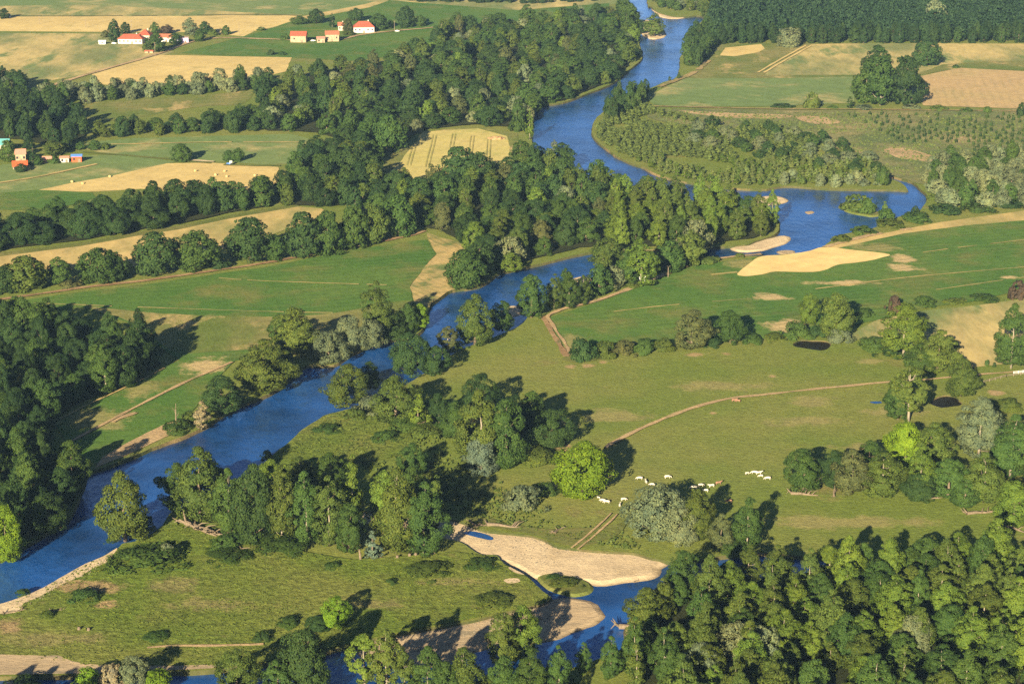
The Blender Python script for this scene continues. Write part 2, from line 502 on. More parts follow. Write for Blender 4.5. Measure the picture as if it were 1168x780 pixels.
X0, X1, Y0, Y1 = -2600, 2600, -400, 6200
v, f = fill([Vector((X0, Y0, 0)), Vector((X1, Y0, 0)), Vector((X1, Y1, 0)), Vector((X0, Y1, 0))], HOLES)
tag(link('ground', mesh('ground', [(p.x, p.y, 0) for p in v], f), G['meadow']), 'wide olive green river meadow under everything', None, None, 'structure')
tag(link('water', mesh('water', [(X0, Y0, WATER_Z), (X1, Y0, WATER_Z), (X1, Y1, WATER_Z), (X0, Y1, WATER_Z)], [(0, 1, 2, 3)]), M_WATER),
    'deep blue river winding through the valley', None, None, 'structure')
v, f = [], []
for h in HOLES:
    n, k = len(h), len(v)
    area = sum(h[i].x * h[(i + 1) % n].y - h[(i + 1) % n].x * h[i].y for i in range(n))
    s = 1 if area > 0 else -1
    for i, p in enumerate(h):
        d = (h[(i + 1) % n] - h[i - 1]).normalized()
        o = Vector((-d.y, d.x, 0)) * s * (0.7 + 0.5 * noise.noise(Vector((p.x * .1, p.y * .1, 5))))
        v += [(p.x, p.y, 0.0), (p.x + o.x, p.y + o.y, WATER_Z - 0.35)]
    for i in range(n):
        a, b = k + 2 * i, k + 2 * ((i + 1) % n)
        f.append((a, b, b + 1, a + 1) if s > 0 else (b, a, a + 1, b + 1))
tag(link('river_bank', mesh('river_bank', v, f), G['bank']), 'low earthen banks dropping to the water', None, None, 'structure')

# bars of sand and gravel, islets
raised('sandbar', [(403, 579), (470, 582), (522, 589), (548, 598), (600, 606), (640, 619), (690, 625), (752, 634), (744, 645), (739, 654), (714, 657), (688, 661), (667, 658),
                   (644, 655), (613, 653), (597, 644), (578, 635), (547, 634), (526, 622), (500, 616), (440, 604), (400, 598)], G['sand'], -0.72, 0.9, 5.0, 'broad pale sandbar beside the creek')
raised('gravel_bar', [(425, 722), (457, 716), (508, 708), (557, 698), (600, 688), (640, 681), (667, 685), (675, 698), (666, 707), (641, 716), (612, 725), (568, 728), (535, 738), (500, 752),
                      (450, 750), (420, 742)], G['gravel'], -0.75, 0.9, 4.0, 'gravel bar in tree shade along the creek')
raised('grass_islet', [(617, 655), (640, 654), (666, 661), (668, 671), (655, 675), (640, 672), (622, 664)], G['grass'], -0.6, 1.2, 2.0, 'small grassy islet below the big sandbar')
raised('sand_spit', [(838, 281), (852, 275), (880, 270), (894, 267), (899, 271), (885, 277), (866, 282), (848, 284)], G['sand'], -0.75, 0.9, 4.0, 'pale sand spit at the pool mouth')
raised('sand_spit', [(862, 225), (880, 222), (894, 226), (886, 230), (872, 231)], G['sand'], -0.75, 0.9, 4.0, 'low sand spit at the far corner of the pool')
raised('river_islet', [(959, 234), (966, 229), (985, 232), (1000, 241), (994, 245), (980, 243), (968, 240)], G['grass'], -0.5, 1.2, 2.0, 'grassy islet in the middle of the pool')
raised('river_islet', [(727, 27), (735, 22), (748, 25), (757, 37), (753, 42), (741, 43), (731, 36)], G['sand'], -0.6, 1.2, 3.0, 'wooded sandy islet in the far reach')
raised('sand_spit', [(745, 9), (757, 11), (780, 14), (783, 18), (770, 20), (755, 18)], G['sand'], -0.7, 0.9, 3.0, 'tan sandbank at the far bend')
raised('gravel_shoal', [(889, 285), (897, 283), (906, 284), (903, 287), (893, 287)], G['gravel'], -0.95, 0.5, 2.0, 'tiny gravel shoal in the pool outlet')
raised('gravel_shoal', [(921, 240), (926, 239), (927, 241), (923, 242)], G['gravel'], -1.0, 0.4, 1.0, 'tiny rock shoal showing in the pool')
raised('sand_spit', [(655, 317), (661, 314), (673, 314), (673, 317), (664, 319)], G['sand'], -0.8, 0.6, 2.0, 'narrow sand strip on the near bank of the river arm')
raised('sand_spit', [(580, 352), (585, 347), (592, 349), (590, 356), (582, 358)], G['sand'], -0.8, 0.6, 2.0, 'small sand spit beside the wooded bend')
sheet('pond', [(896, 384), (952, 384), (952, 402), (896, 402)], M_POND, 0, False, 'small dark pond by the field hedge', z=-0.5, clip=False)
sheet('pond', [(1050, 445), (1108, 445), (1108, 470), (1050, 470)], M_POND, 0, False, 'dark pond under the leaning tree', z=-0.5, clip=False)
sheet('puddle', [(530, 606), (537, 604), (550, 606), (562, 611), (560, 614), (545, 611)], M_WATER, 0.5, True, 'small blue puddle on the sandbar', z=-0.5, clip=False)
sheet('puddle', [(992, 459.5), (996, 458.5), (1004, 458.5), (1005, 460.5), (998, 461)], M_WATER, 0.5, True, 'tiny blue puddle in the pasture', z=0.3, clip=False)

# ------------------------------------------------------------------ fields
S = sheet
S('field', [(-120, -40), (720, -40), (712, 4), (590, 12), (470, 3), (440, 0), (340, 18), (-120, 20)], G['weedy'], 1, False, 'pale striped field along the far edge')
S('field', [(-120, -8), (180, -8), (330, -6), (430, 2), (390, 12), (345, 17), (230, 12), (90, 6), (-120, 8)], G['crop_far'], 3, True, 'faint green band in the far striped field')
S('field', [(-120, 20), (340, 18), (344, 20), (330, 28), (290, 36), (278, 42), (230, 37), (140, 37), (-120, 35)], G['wheat'], 1, False, 'ripe wheat strip behind the far farm')
S('field', [(-120, 37), (130, 39), (200, 60), (150, 72), (104, 84), (60, 92), (-120, 92)], G['weedy'], 1.5, False, 'weedy striped field in front of the far farm')
S('field', [(345, 20), (415, 7), (440, 0), (470, 3), (590, 12), (695, 4), (694, 16), (640, 22), (560, 30), (470, 35), (400, 32), (300, 36)], G['crop'], 1, False, 'dark green field behind the red roofed farm')
S('field', [(345, 19), (412, 6), (437, 0), (444, 1), (420, 9), (350, 22)], G['stubble'], 1, False, 'dry strip along the edge of the far green field')
S('field', [(206, 61), (270, 44), (300, 36), (410, 34), (470, 31), (512, 33), (520, 40), (470, 62), (400, 70), (330, 66), (250, 64)], G['crop'], 1, False, 'green field around the red roofed farm')
S('field', [(105, 85), (182, 63), (333, 66), (326, 82), (280, 92), (200, 98), (140, 99), (110, 96)], G['wheat'], 1, False, 'ripe wheat field below the farm road')
S('field', [(60, 124), (95, 118), (240, 108), (288, 104), (276, 119), (238, 121), (200, 126), (160, 134), (120, 139), (95, 135)], G['crop_dry'], 1.5, True, 'narrow dry pasture between two tree belts')
S('field', [(80, 165), (150, 158), (330, 153), (352, 158), (343, 187), (300, 188), (200, 181), (120, 176)], G['crop_far'], 1, False, 'green field above the bale field')
S('field', [(-60, 195), (110, 177), (150, 178), (200, 185), (120, 203), (82, 209), (45, 219), (-60, 222)], G['crop_far'], 1, False, 'pale green field beside the orange roofed hamlet')
S('field', [(44, 217), (82, 209), (123, 202), (190, 187), (240, 186), (318, 191), (318, 216), (300, 220), (240, 222), (160, 216), (110, 219), (60, 219)], G['wheat'], 1, False, 'mown wheat field dotted with round bales')
S('field', [(-60, 226), (41, 217), (104, 220), (110, 226), (60, 240), (-60, 240)], G['crop'], 1.5, False, 'dark green wedge below the bale field')
S('field', [(-60, 300), (0, 293), (92, 281), (154, 270), (205, 262), (260, 250), (300, 243), (341, 236), (366, 238), (372, 242), (355, 252), (316, 266), (290, 275), (250, 285), (150, 305), (60, 308), (-60, 318)],
  G['stubble'], 1, False, 'straw coloured strip between two tree rows')
S('verge', [(-60, 296), (0, 289), (92, 277), (154, 266), (205, 258), (260, 246), (300, 239), (341, 233), (341, 236), (300, 243), (260, 250), (205, 262), (154, 270), (92, 281), (0, 293), (-60, 300)], G['grass'], 1, False, 'green verge along the straw strip')
F_POLY = [(-60, 356), (0, 346), (103, 332), (180, 323), (300, 305), (393, 287), (470, 275), (487, 274), (497, 290), (482, 308), (467, 327), (472, 345), (440, 372), (400, 385), (330, 398), (268, 412), (205, 411),
          (190, 402), (150, 370), (100, 352), (-60, 362)]
S('field', F_POLY, G['crop'], 1, False, 'large dark green crop field by the river bend')
S('field', [(100, 350), (180, 358), (300, 362), (380, 358), (450, 345), (473, 345), (440, 372), (400, 385), (330, 398), (300, 398), (230, 402), (195, 400), (150, 368)], G['crop_dry'], 2, True, 'thin yellowed lower part of the large crop field')
S('field', [(487, 266), (534, 280), (523, 293), (513, 312), (519, 330), (503, 340), (490, 351), (474, 346), (467, 328), (482, 308), (498, 290), (489, 274)], G['headland'], 1, False, 'dry headland strip at the tip of the crop field')
S('field', [(60, 482), (120, 452), (205, 411), (268, 412), (254, 426), (232, 455), (205, 485), (193, 497), (150, 512), (112, 528), (98, 530), (80, 510)], G['crop'], 1, False, 'green riverside strip below the dark wood')
S('river_beach', [(108, 534), (116, 522), (150, 503), (193, 482), (205, 480), (200, 494), (160, 513), (125, 527)], G['dirt'], 1, False, 'bare tan bank top along the near left shore')
S('field', [(424, 206), (428, 184), (455, 172), (480, 150), (547, 146), (590, 153), (592, 166), (586, 186), (560, 197), (500, 206), (470, 208)], G['crop_dry'], 1, False, 'weedy margin of the small wheat field')
G['small_wheat'] = soil('yellow_wheat', (0.44, 0.37, 0.125), (0.50, 0.40, 0.15), (0.30, 0.30, 0.09), patch=0.02, p3=0.03, t3=(0.56, 0.7), fine_amt=0.2, rot=R(10), period=5, stripe=0.15, bump=0.3)
S('field', [(436, 204), (456, 186), (482, 151), (545, 147), (578, 156), (582, 168), (578, 186), (560, 196), (500, 205), (470, 206)], G['small_wheat'], 1, False, 'small wheat field with dark tramlines')
# right bank
S('field', [(811, 67), (806, 52), (860, 50), (1000, 50), (1300, 51), (1300, 84), (1090, 79), (1048, 86), (973, 88), (880, 90), (782, 90)], G['crop_dry'], 1, False, 'dry green field below the far forest')
S('field', [(926, 51), (1000, 50), (1300, 51), (1300, 70), (1130, 70), (1075, 74), (1048, 84), (973, 86), (872, 86), (880, 76)], G['weedy'], 1, False, 'straw field below the far forest')
S('field', [(821, 64), (827, 55), (868, 51), (872, 56), (866, 60), (838, 65)], G['wheat'], 1, False, 'small ripe wheat patch at the forest corner')
S('field', [(737, 111), (760, 100), (782, 90), (880, 90), (973, 88), (975, 118), (930, 120), (870, 122), (770, 122), (745, 120)], G['crop_far'], 1, False, 'dull green striped field beside the far river')
S('field', [(1048, 88), (1070, 83), (1095, 78), (1168, 82), (1300, 90), (1300, 130), (1168, 125), (1053, 121)], G['plough'], 1, False, 'brown ploughed field beside the grove')
S('scrub_land', [(742, 125), (870, 126), (1000, 127), (1300, 132), (1300, 215), (1168, 215), (1060, 212), (1010, 200), (990, 185), (900, 155), (760, 140), (735, 130)], G['scrub'], 2, True, 'rough scrub land planted with saplings')
S('dry_patch', [(1007, 172), (1020, 169), (1037, 171), (1070, 180), (1097, 189), (1085, 191), (1050, 184), (1022, 180)], G['dirt'], 2, True, 'bare orange earth clearing in the scrub')
S('dry_patch', [(773, 127), (840, 130), (880, 131), (905, 133), (880, 136), (820, 134)], G['dirt'], 1.5, True, 'tan strip at the head of the thicket')
S('dry_patch', [(905, 134), (930, 133), (960, 140), (930, 142)], G['dirt'], 2, True, 'small tan patch in the scrub near its head')
L_POLY = [(628, 372), (626, 363), (640, 358), (683, 345), (744, 322), (791, 304), (840, 297), (948, 283), (1032, 267), (1099, 258), (1168, 252), (1300, 246), (1300, 320), (1168, 331), (1110, 345), (1053, 352), (1000, 366),
          (925, 382), (880, 386), (765, 396), (700, 402), (652, 408), (640, 392)]
S('field', L_POLY, G['crop'], 1, False, 'large emerald crop field between river and pasture')
S('field', [(940, 284), (960, 276), (1007, 267), (1073, 254), (1168, 241), (1300, 228), (1300, 246), (1168, 252), (1099, 258), (1032, 267), (990, 276), (955, 284)], G['stubble'], 1, False, 'straw headland curving above the emerald field')
S('sandy_field', [(841, 313), (855, 301), (868, 293), (900, 291), (937, 283), (975, 286), (1014, 291), (1000, 296), (990, 298), (970, 301), (955, 303), (940, 309), (927, 311), (901, 311), (883, 311), (868, 314), (850, 316)], G['pale_sand'], 1, True, 'bright bare sand tongue in the emerald field')
S('field', [(966, 384), (1000, 366), (1055, 355), (1110, 350), (1168, 342), (1300, 330), (1300, 400), (1168, 412), (1140, 417), (1110, 420), (1060, 402), (1000, 396)], G['weedy'], 1, False, 'straw field behind the pasture trees')
S('dry_patch', [(640, 411), (655, 405), (668, 403), (690, 405), (690, 409), (660, 414)], G['grass'], 1, True, 'grassy corner at the end of the field road')
S('meadow', [(-40, 706), (0, 694), (26, 683), (51, 672), (98, 645), (133, 628), (160, 619), (190, 600), (240, 600), (300, 622), (400, 640), (520, 630), (560, 636), (600, 652), (628, 672), (622, 684), (557, 702), (457, 721),
             (385, 737), (340, 751), (240, 763), (150, 770), (80, 775), (-40, 778)], G['rough_meadow'], 1.5, False, 'coarse yellow green meadow inside the river bend')
S('meadow', [(306, 528), (318, 516), (333, 504), (360, 484), (385, 472), (440, 475), (470, 500), (450, 520), (400, 528), (340, 535)], G['rough_meadow'], 2, True, 'bright grassy point on the inner river bend')
S('river_beach', [(133, 627), (121, 634), (98, 644), (74, 658), (51, 671), (26, 682), (0, 690), (-20, 697), (-20, 700), (18, 700), (28, 690), (45, 682), (70, 668), (90, 660), (105, 650), (123, 641)], G['sand'], 1, True, 'narrow pale beach along the meadow shore')
S('gravel_bar', [(-40, 748), (0, 747), (40, 749), (67, 749), (85, 755), (116, 759), (180, 761), (239, 760), (240, 764), (190, 768), (140, 773), (80, 777), (-40, 781)], G['gravel'], 1, True, 'shaded gravel shore along the lower edge')
S('dry_patch', [(540, 595), (560, 592), (590, 600), (640, 605), (700, 600), (715, 590), (705, 612), (670, 624), (640, 622), (600, 610)], G['grass'], 2, True, 'green slope above the broad sandbar')
S('sandbar', [(575, 662), (590, 660), (592, 664), (580, 666)], G['sand'], 1, True, 'small sand scrape at the meadow tip')
S('sandbar', [(580, 648), (597, 649), (604, 656), (590, 655)], G['sand'], 1, True, 'sandy lip beside the little stream')

T = track
T('farm_road', [(60, 98), (104, 84), (180, 62), (215, 49), (250, 44), (300, 45), (375, 47), (413, 40), (449, 36), (495, 32), (530, 26)], 6, G['dirt'], 'pale farm road past both farms', 1)
T('field_track', [(-40, 19), (160, 18.6), (300, 17), (345, 19)], 3.5, G['grass'], 'dark green boundary line in the far fields', 1)
T('field_track', [(80, 166), (150, 165), (240, 163), (345, 163)], 2.5, G['stubble'], 'faint track across the green field')
T('field_track', [(95, 174), (200, 183), (262, 189), (320, 190)], 4, G['grass'], 'dark ditch line above the bale field')
T('field_track', [(218, 183.5), (240, 185), (262, 187)], 4, G['sand'], 'short pale road beside the round bush')
T('field_track', [(-20, 212), (40, 203), (110, 188)], 4, G['stubble'], 'tan path through the pale green field')
T('dirt_track', [(-40, 348), (25, 339), (103, 328), (180, 319), (300, 301), (393, 283), (440, 275), (470, 269), (485, 264)], 4.5, G['red_dirt'], 'brown earth track at the foot of the tree row', 1.0)
T('field_track', [(39, 347), (150, 351), (300, 356.5), (380, 358)], 1.15, G['stubble'], 'thin straw line across the crop field')
T('field_track', [(250, 318), (290, 321), (400, 325), (462, 326.5)], 1.15, G['stubble'], 'upper straw line across the crop field')
T('dirt_track', [(80, 505), (110, 489), (150, 468), (210, 438), (265, 414)], 2.2, G['dirt'], 'straight sandy path down the riverside strip')
T('field_track', [(64, 481), (100, 463), (150, 440), (188, 421)], 1.15, G['stubble'], 'straw edge between wood and riverside strip')
T('dirt_track', [(128, 483), (140, 477), (155, 472)], 3.0, G['dirt'], 'short bare streak in the riverside strip')
T('dirt_track', [(624, 362), (640, 354), (683, 343), (744, 320), (791, 302), (835, 294), (868, 291)], 3.5, G['dirt'], 'sandy track between poplars and emerald field', 0.8)
T('dirt_track', [(619, 362), (628, 378), (639, 396), (646, 408)], 3.2, G['red_dirt'], 'brown farm track dropping to the pasture')
T('dirt_track', [(624, 362), (634, 378), (645, 394), (651, 406)], 2.0, G['dirt'], 'pale rut beside the brown farm track')
T('dirt_track', [(1240, 418), (1168, 425), (1109, 429), (1060, 434), (1014, 437), (940, 444), (868, 452), (840, 455), (810, 461), (780, 470), (740, 486), (705, 503), (690, 512)], 2.6, G['dirt'], 'narrow dirt path across the pasture')
T('field_track', [(940, 285), (948, 281), (1000, 268), (1040, 262)], 5, G['dirt'], 'pale path below the pool bank')
T('field_track', [(930, 331), (1000, 322), (1053, 316), (1168, 306), (1240, 299)], 1.15, G['stubble'], 'middle straw line in the emerald field')
T('field_track', [(1040, 291), (1100, 283), (1168, 275), (1240, 267)], 1.15, G['stubble'], 'upper straw line in the emerald field')
T('field_track', [(1053, 334), (1110, 326), (1168, 318), (1240, 311)], 1.15, G['stubble'], 'lower straw line in the emerald field')
T('field_track', [(700, 357), (760, 350), (857, 342)], 1.15, G['stubble'], 'faint straw line near the field tip')
T('field_track', [(811, 315), (841, 312)], 3, G['stubble'], 'straw streak leading to the sand tongue')
T('dirt_track', [(868, 84), (895, 68), (922, 53)], 2.6, G['wheat'], 'pair of pale ruts in the straw field', 0.5, 'track', 2.4)
T('field_track', [(737, 105), (757, 98), (791, 84), (808, 70)], 6, G['dry_patch'], 'dry margin beside the far river')
T('field_track', [(735, 122), (870, 125), (1000, 126), (1168, 128)], 4, G['dry_patch'], 'dry margin above the thicket')
T('dirt_track', [(655, 628), (670, 616), (685, 603), (700, 588)], 0.9, G['dirt'], 'twin wheel ruts running down to the sandbar', 0.4, 'track', 1.2)
T('field_track', [(168, 741), (200, 739), (240, 739), (300, 737)], 1.8, G['dirt'], 'thin sandy path across the coarse meadow')
for k, (a, b) in enumerate((((475, 158), (466, 190)), ((496, 155), (487, 192)), ((518, 154), (513, 176)), ((539, 156), (535, 182)), ((558, 160), (556, 185)))):
    T('tramline', [a, b], 0.4, G['crop_dry'], ['first', 'second', 'third', 'fourth', 'fifth'][k] + ' tramline from the left in the small wheat field', 0.3, 'track', 1.1)

exec_after = []
# ------------------------------------------------------------------ trees
def mesh_np(name, v, quads):
    me = bpy.data.meshes.new(name)
    nv, nq = len(v), len(quads)
    me.vertices.add(nv)
    me.vertices.foreach_set('co', np.asarray(v, dtype=np.float32).ravel())
    me.loops.add(nq * 4)
    me.loops.foreach_set('vertex_index', np.asarray(quads, dtype=np.int32).ravel())
    me.polygons.add(nq)
    me.polygons.foreach_set('loop_start', np.arange(0, nq * 4, 4, dtype=np.int32))
    me.update(calc_edges=True)
    me.validate()
    return me


def profile(kind, t):
    if kind == 'oak':
        return max(0.0, math.sin(math.pi * (0.16 + 0.84 * t) ** 0.95)) ** 0.55
    if kind == 'broadleaf':
        return max(0.0, math.sin(math.pi * (0.13 + 0.87 * t) ** 0.9)) ** 0.62
    if kind == 'poplar':
        return max(0.0, math.sin(math.pi * (0.10 + 0.90 * t) ** 0.78)) ** 0.75
    if kind == 'ash':
        return max(0.0, math.sin(math.pi * (0.18 + 0.82 * t) ** 0.95)) ** 0.5
    if kind == 'willow':
        return math.sqrt(max(0.0, 1 - (max(0.0, t - 0.28) / 0.72) ** 2.2)) * (0.85 + 0.15 * min(1, t / 0.28))
    if kind == 'bush':
        return math.sqrt(max(0.0, 1 - t ** 2))
    if kind == 'slim':
        return max(0.0, math.sin(math.pi * (0.12 + 0.88 * t) ** 0.8)) ** 0.6
    if kind == 'conical':
        return (1 - t) ** 0.75 * min(1.0, 0.5 + t * 4)
    if kind == 'sparse':
        return max(0.0, math.sin(math.pi * (0.08 + 0.92 * t) ** 1.15)) ** 0.7
    return 1.0


#          width height  foliage-from  clumps  clump radius
SPEC = {'oak': (16, 17, 0.03, 130, 1.75), 'broadleaf': (12, 17, 0.04, 115, 1.45), 'poplar': (11, 19, 0.07, 120, 1.3), 'ash': (13, 17, 0.03, 120, 1.5), 'willow': (12, 11, 0.0, 105, 1.35),
        'bush': (6, 3.6, 0.0, 34, 0.85), 'slim': (5.0, 15, 0.06, 50, 0.85), 'conical': (5.5, 9, 0.02, 40, 0.75), 'sparse': (10, 19, 0.20, 60, 1.2)}


def leaf_cloud(kind, seed, n, leaf):
    w, h, z0, nc, cr = SPEC[kind]
    rs = np.random.RandomState(seed)
    rnd = random.Random(seed)
    cs = []
    lop = Vector((rnd.uniform(-1, 1), rnd.uniform(-1, 1), 0)) * w * 0.06
    for i in range(nc):
        for _ in range(50):
            t = rnd.random()
            if rnd.random() < profile(kind, t) + 0.08:
                break
        r = profile(kind, t) * w / 2
        a = i * 2.39996 + rnd.uniform(-0.5, 0.5)
        r *= 1 + 0.50 * noise.noise(Vector((math.cos(a) * 1.2, math.sin(a) * 1.2, t * 2.4 + seed * 3.7)))
        k = cr * rnd.uniform(0.62, 1.3) * (0.62 + 0.45 * profile(kind, t))
        rr = max(0.0, r - k * 0.75) * (rnd.uniform(0.72, 1.0) if rnd.random() < 0.8 else rnd.uniform(0.1, 0.7))
        z = z0 * h + (1 - z0) * h * t
        z = min(max(z, k * 0.55), h - k * 0.7)
        cs.append((math.cos(a) * rr + lop.x * t, math.sin(a) * rr + lop.y * t, z, k))
    cs.append((lop.x * .8, lop.y * .8, h - cr * 0.75, cr * 0.8))
    cs = np.array(cs)
    wgt = cs[:, 3] ** 2
    idx = rs.choice(len(cs), n, p=wgt / wgt.sum())
    c = cs[idx]
    d = rs.normal(size=(n, 3))
    d /= np.linalg.norm(d, axis=1)[:, None]
    ctr = np.array([0, 0, h * (0.35 if kind != 'bush' else 0.0)])
    out = c[:, :3] - ctr
    out[:, 2] *= 0.6
    out /= (np.linalg.norm(out, axis=1)[:, None] + 1e-6)
    flip = (d * out).sum(1) < -0.35
    d[flip] *= -1
    shell = rs.uniform(0.55, 1.08, n) ** 0.6
    squash = np.array([1.0, 1.0, 0.82])
    p = c[:, :3] + d * squash * (c[:, 3] * shell)[:, None]
    p[:, 2] = np.maximum(p[:, 2], 0.12)
    nn = 0.58 * d + 0.42 * out + rs.normal(size=(n, 3)) * 0.30
    nn /= np.linalg.norm(nn, axis=1)[:, None]
    t1 = np.cross(nn, rs.normal(size=(n, 3)))
    t1 /= np.linalg.norm(t1, axis=1)[:, None]
    t2 = np.cross(nn, t1)
    sz = leaf * rs.uniform(0.6, 1.25, n)[:, None]
    v = np.empty((n, 4, 3))
    for k, (a, b) in enumerate(((-1, -0.25), (0.15, -0.8), (1, 0.2), (-0.1, 0.8))):
        v[:, k] = p + t1 * sz * a * 0.62 * rs.uniform(0.75, 1.2, (n, 1)) + t2 * sz * b * 0.62 * rs.uniform(0.75, 1.2, (n, 1))
    return v.reshape(-1, 3), cs


def trunk_mesh(kind, seed, cs):
    w, h, z0, nc, cr = SPEC[kind]
    rnd = random.Random(seed * 7 + 1)
    mb = MB()
    r0 = {'sparse': 0.017, 'bush': 0.016, 'slim': 0.013, 'poplar': 0.014}.get(kind, 0.024) * h
    top = 0.86 if kind in ('poplar', 'slim', 'conical', 'sparse') else 0.66
    pts = [(0, 0, -0.4)]
    for k in range(1, 6):
        pts.append((rnd.uniform(-1, 1) * w * 0.02 * k / 3, rnd.uniform(-1, 1) * w * 0.02 * k / 3, h * top * k / 5))
    mb.tube(pts, [r0 * 1.25, r0, r0 * 0.85, r0 * 0.65, r0 * 0.42, r0 * 0.15], 7)
    picks = rnd.sample(range(len(cs)), min(len(cs), {'sparse': 14, 'poplar': 4}.get(kind, 6)))
    for i in picks:
        c = Vector(cs[i][:3])
        zb = max(0.1 * h, min(h * top * 0.85, c.z - (c.xy.length) * rnd.uniform(0.6, 1.0)))
        k = zb / (h * top) * 5
        lo = min(4, int(k))
        b = Vector(pts[lo]).lerp(Vector(pts[lo + 1]), k - lo)
        mid = b.lerp(c, 0.5) + Vector((0, 0, -0.04 * h))
        mb.tube([b, mid, c], [r0 * 0.42, r0 * 0.28, r0 * 0.06], 5)
    me = mesh('trunk', mb.v, mb.f)
    me.polygons.foreach_set('use_smooth', [True] * len(me.polygons))
    return me


LIB = {}


def library(kind, far):
    key = (kind, far)
    if key not in LIB:
        nvar = {'ash': 7, 'oak': 5, 'broadleaf': 7, 'poplar': 8, 'willow': 5, 'bush': 4, 'slim': 4, 'conical': 3, 'sparse': 4}[kind]
        n = {'ash': 9000, 'oak': 11000, 'broadleaf': 9000, 'poplar': 8800, 'willow': 8000, 'bush': 2200, 'slim': 2200, 'conical': 1500, 'sparse': 4200}[kind]
        leaf = {'ash': 0.50, 'oak': 0.52, 'broadleaf': 0.48, 'poplar': 0.45, 'willow': 0.42, 'bush': 0.33, 'slim': 0.46, 'conical': 0.42, 'sparse': 0.55}[kind]
        if far:
            n, leaf = n // 2, leaf * 1.42
        else:
            n, leaf = int(n * 1.5), leaf * 0.80
        out = []
        for i in range(nvar):
            sd = 11 + i * 17 + sum(map(ord, kind)) + (500 if far else 0)
            v, cs = leaf_cloud(kind, sd, n, leaf)
            cm = mesh_np('crown', v, np.arange(len(v)).reshape(-1, 4))
            cm.materials.append(M_LEAF)
            tm = trunk_mesh(kind, sd, cs)
            tm.materials.append(M_PALEBARK if kind in ('poplar', 'sparse', 'slim') else M_BARK)
            out.append((cm, tm))
        LIB[key] = out
    return LIB[key]


TONE = {'dark green': (0.020, 0.038, 0.012), 'deep green': (0.027, 0.050, 0.015), 'mid green': (0.039, 0.068, 0.016), 'olive green': (0.058, 0.080, 0.017),
        'light green': (0.076, 0.112, 0.018), 'lime green': (0.092, 0.150, 0.012), 'silver green': (0.122, 0.142, 0.076), 'grey green': (0.090, 0.108, 0.060),
        'brownish': (0.062, 0.069, 0.026), 'pale brown': (0.24, 0.185, 0.11), 'blue grey': (0.085, 0.115, 0.085), 'pale green': (0.118, 0.150, 0.044), 'purple brown': (0.055, 0.040, 0.030)}
NAME = {'ash': 'ash_tree', 'oak': 'oak_tree', 'broadleaf': 'broadleaf_tree', 'poplar': 'poplar_tree', 'willow': 'willow_tree', 'bush': 'bush', 'slim': 'slender_tree', 'conical': 'conical_tree',
        'sparse': 'sparse_tree'}
SAY = {'ash': 'full crowned tree', 'oak': 'round tree', 'broadleaf': 'leafy tree', 'poplar': 'poplar', 'willow': 'willow', 'bush': 'bush', 'slim': 'slender tree', 'conical': 'conical tree', 'sparse': 'thin crowned tree'}
rng = random.Random(4)
ALL_TREES = []


def place(kind, pos, wm, hm, tone, label=None, group=None, far=False, name=None, parts=True):
    cw, ch = SPEC[kind][:2]
    cm, tm = rng.choice(library(kind, far))
    root = empty(name or NAME[kind], pos, rng.uniform(0, 6.28))
    root.scale = (wm / cw, wm / cw, hm / ch)
    tag(root, label, 'bush' if kind == 'bush' else 'tree', group)
    if kind != 'bush':
        link('trunk', tm, None, root)
    c = link('crown', cm, None, root)
    k = rng.uniform(0.84, 1.18)
    g = rng.uniform(-0.07, 0.07)
    b = TONE[tone]
    c.color = (b[0] * k * (1 + g), b[1] * k, b[2] * k * (1 - g), 1)
    ALL_TREES.append(root)
    return root


def tree(kind, x, yb, w, h, tone, label, group=None, name=None):
    """one tree read off the photograph: middle, foot of its foliage, spread and height in photo pixels"""
    low = {'poplar': 0.04, 'sparse': 0.03, 'slim': 0.05, 'conical': 0.08}.get(kind, 0.11)
    yb2 = yb - low * w
    s = scale_at(yb2)
    return place(kind, at(x, yb2), w / s * 1.04, (h - low * w) / s / 0.955, tone, label, group, s < 2.3, name)


ORD = ['', 'first', 'second', 'third', 'fourth', 'fifth', 'sixth', 'seventh', 'eighth', 'ninth', 'tenth', 'eleventh', 'twelfth', 'thirteenth', 'fourteenth', 'fifteenth',
       'sixteenth', 'seventeenth', 'eighteenth', 'nineteenth', 'twentieth', 'twenty-first', 'twenty-second', 'twenty-third', 'twenty-fourth', 'twenty-fifth', 'twenty-sixth',
       'twenty-seventh', 'twenty-eighth', 'twenty-ninth', 'thirtieth']
#H0
_HID = {101: '0 1 3 6 7 10 14 15 20 21 24 27 30 31 33 34 36 38 40 41 44 47 48 51 52 56 57 58 60 62 64 66 69 73 75 78 80 84 85 92 94 97 98 105 106 109 110', 102: '0 1 2 3 4 5 6 7 8 9 10 11 12 13 14 15 16 17 18 19 21 22 25 26 27 28 29 34 43 44 51 52 62 63 73 74 82 84 89 94 102 106 114 120 131 139 142 150 152', 103: '0 1 2 4 5 6 7 9', 104: '0 2 6 10', 106: '51', 108: '2 203', 109: '0', 110: '3 5 8 10 14 16 20 24 25 27 30 34 35 37 41 43 47 48 52 53 55 57 59 62 63 64 66', 111: '0 1 2 4 5 6 9 11 13 14 16 19 20', 112: '9 13 20 22 23 27 29 30 35 36 37 44 46 49 55 58 59 60 62 68 71 78 80 84 86 87', 113: '7 23 33 38', 115: '2 4 8 12 16 17 21 22 24 25 26 28 29 30 31 32 33 34 35 36 37 38 39 40 41 42 43 44 45 46 47 48 49 50 51', 117: '11', 119: '10 11 13 19 24 25 27 28 29 30 31 32 33 34 35 36 37 38 39 40 41 42 43 44'}   # behind other trees, nothing of them shows
HIDDEN = {(k, int(n)) for k, v in _HID.items() for n in v.split()}
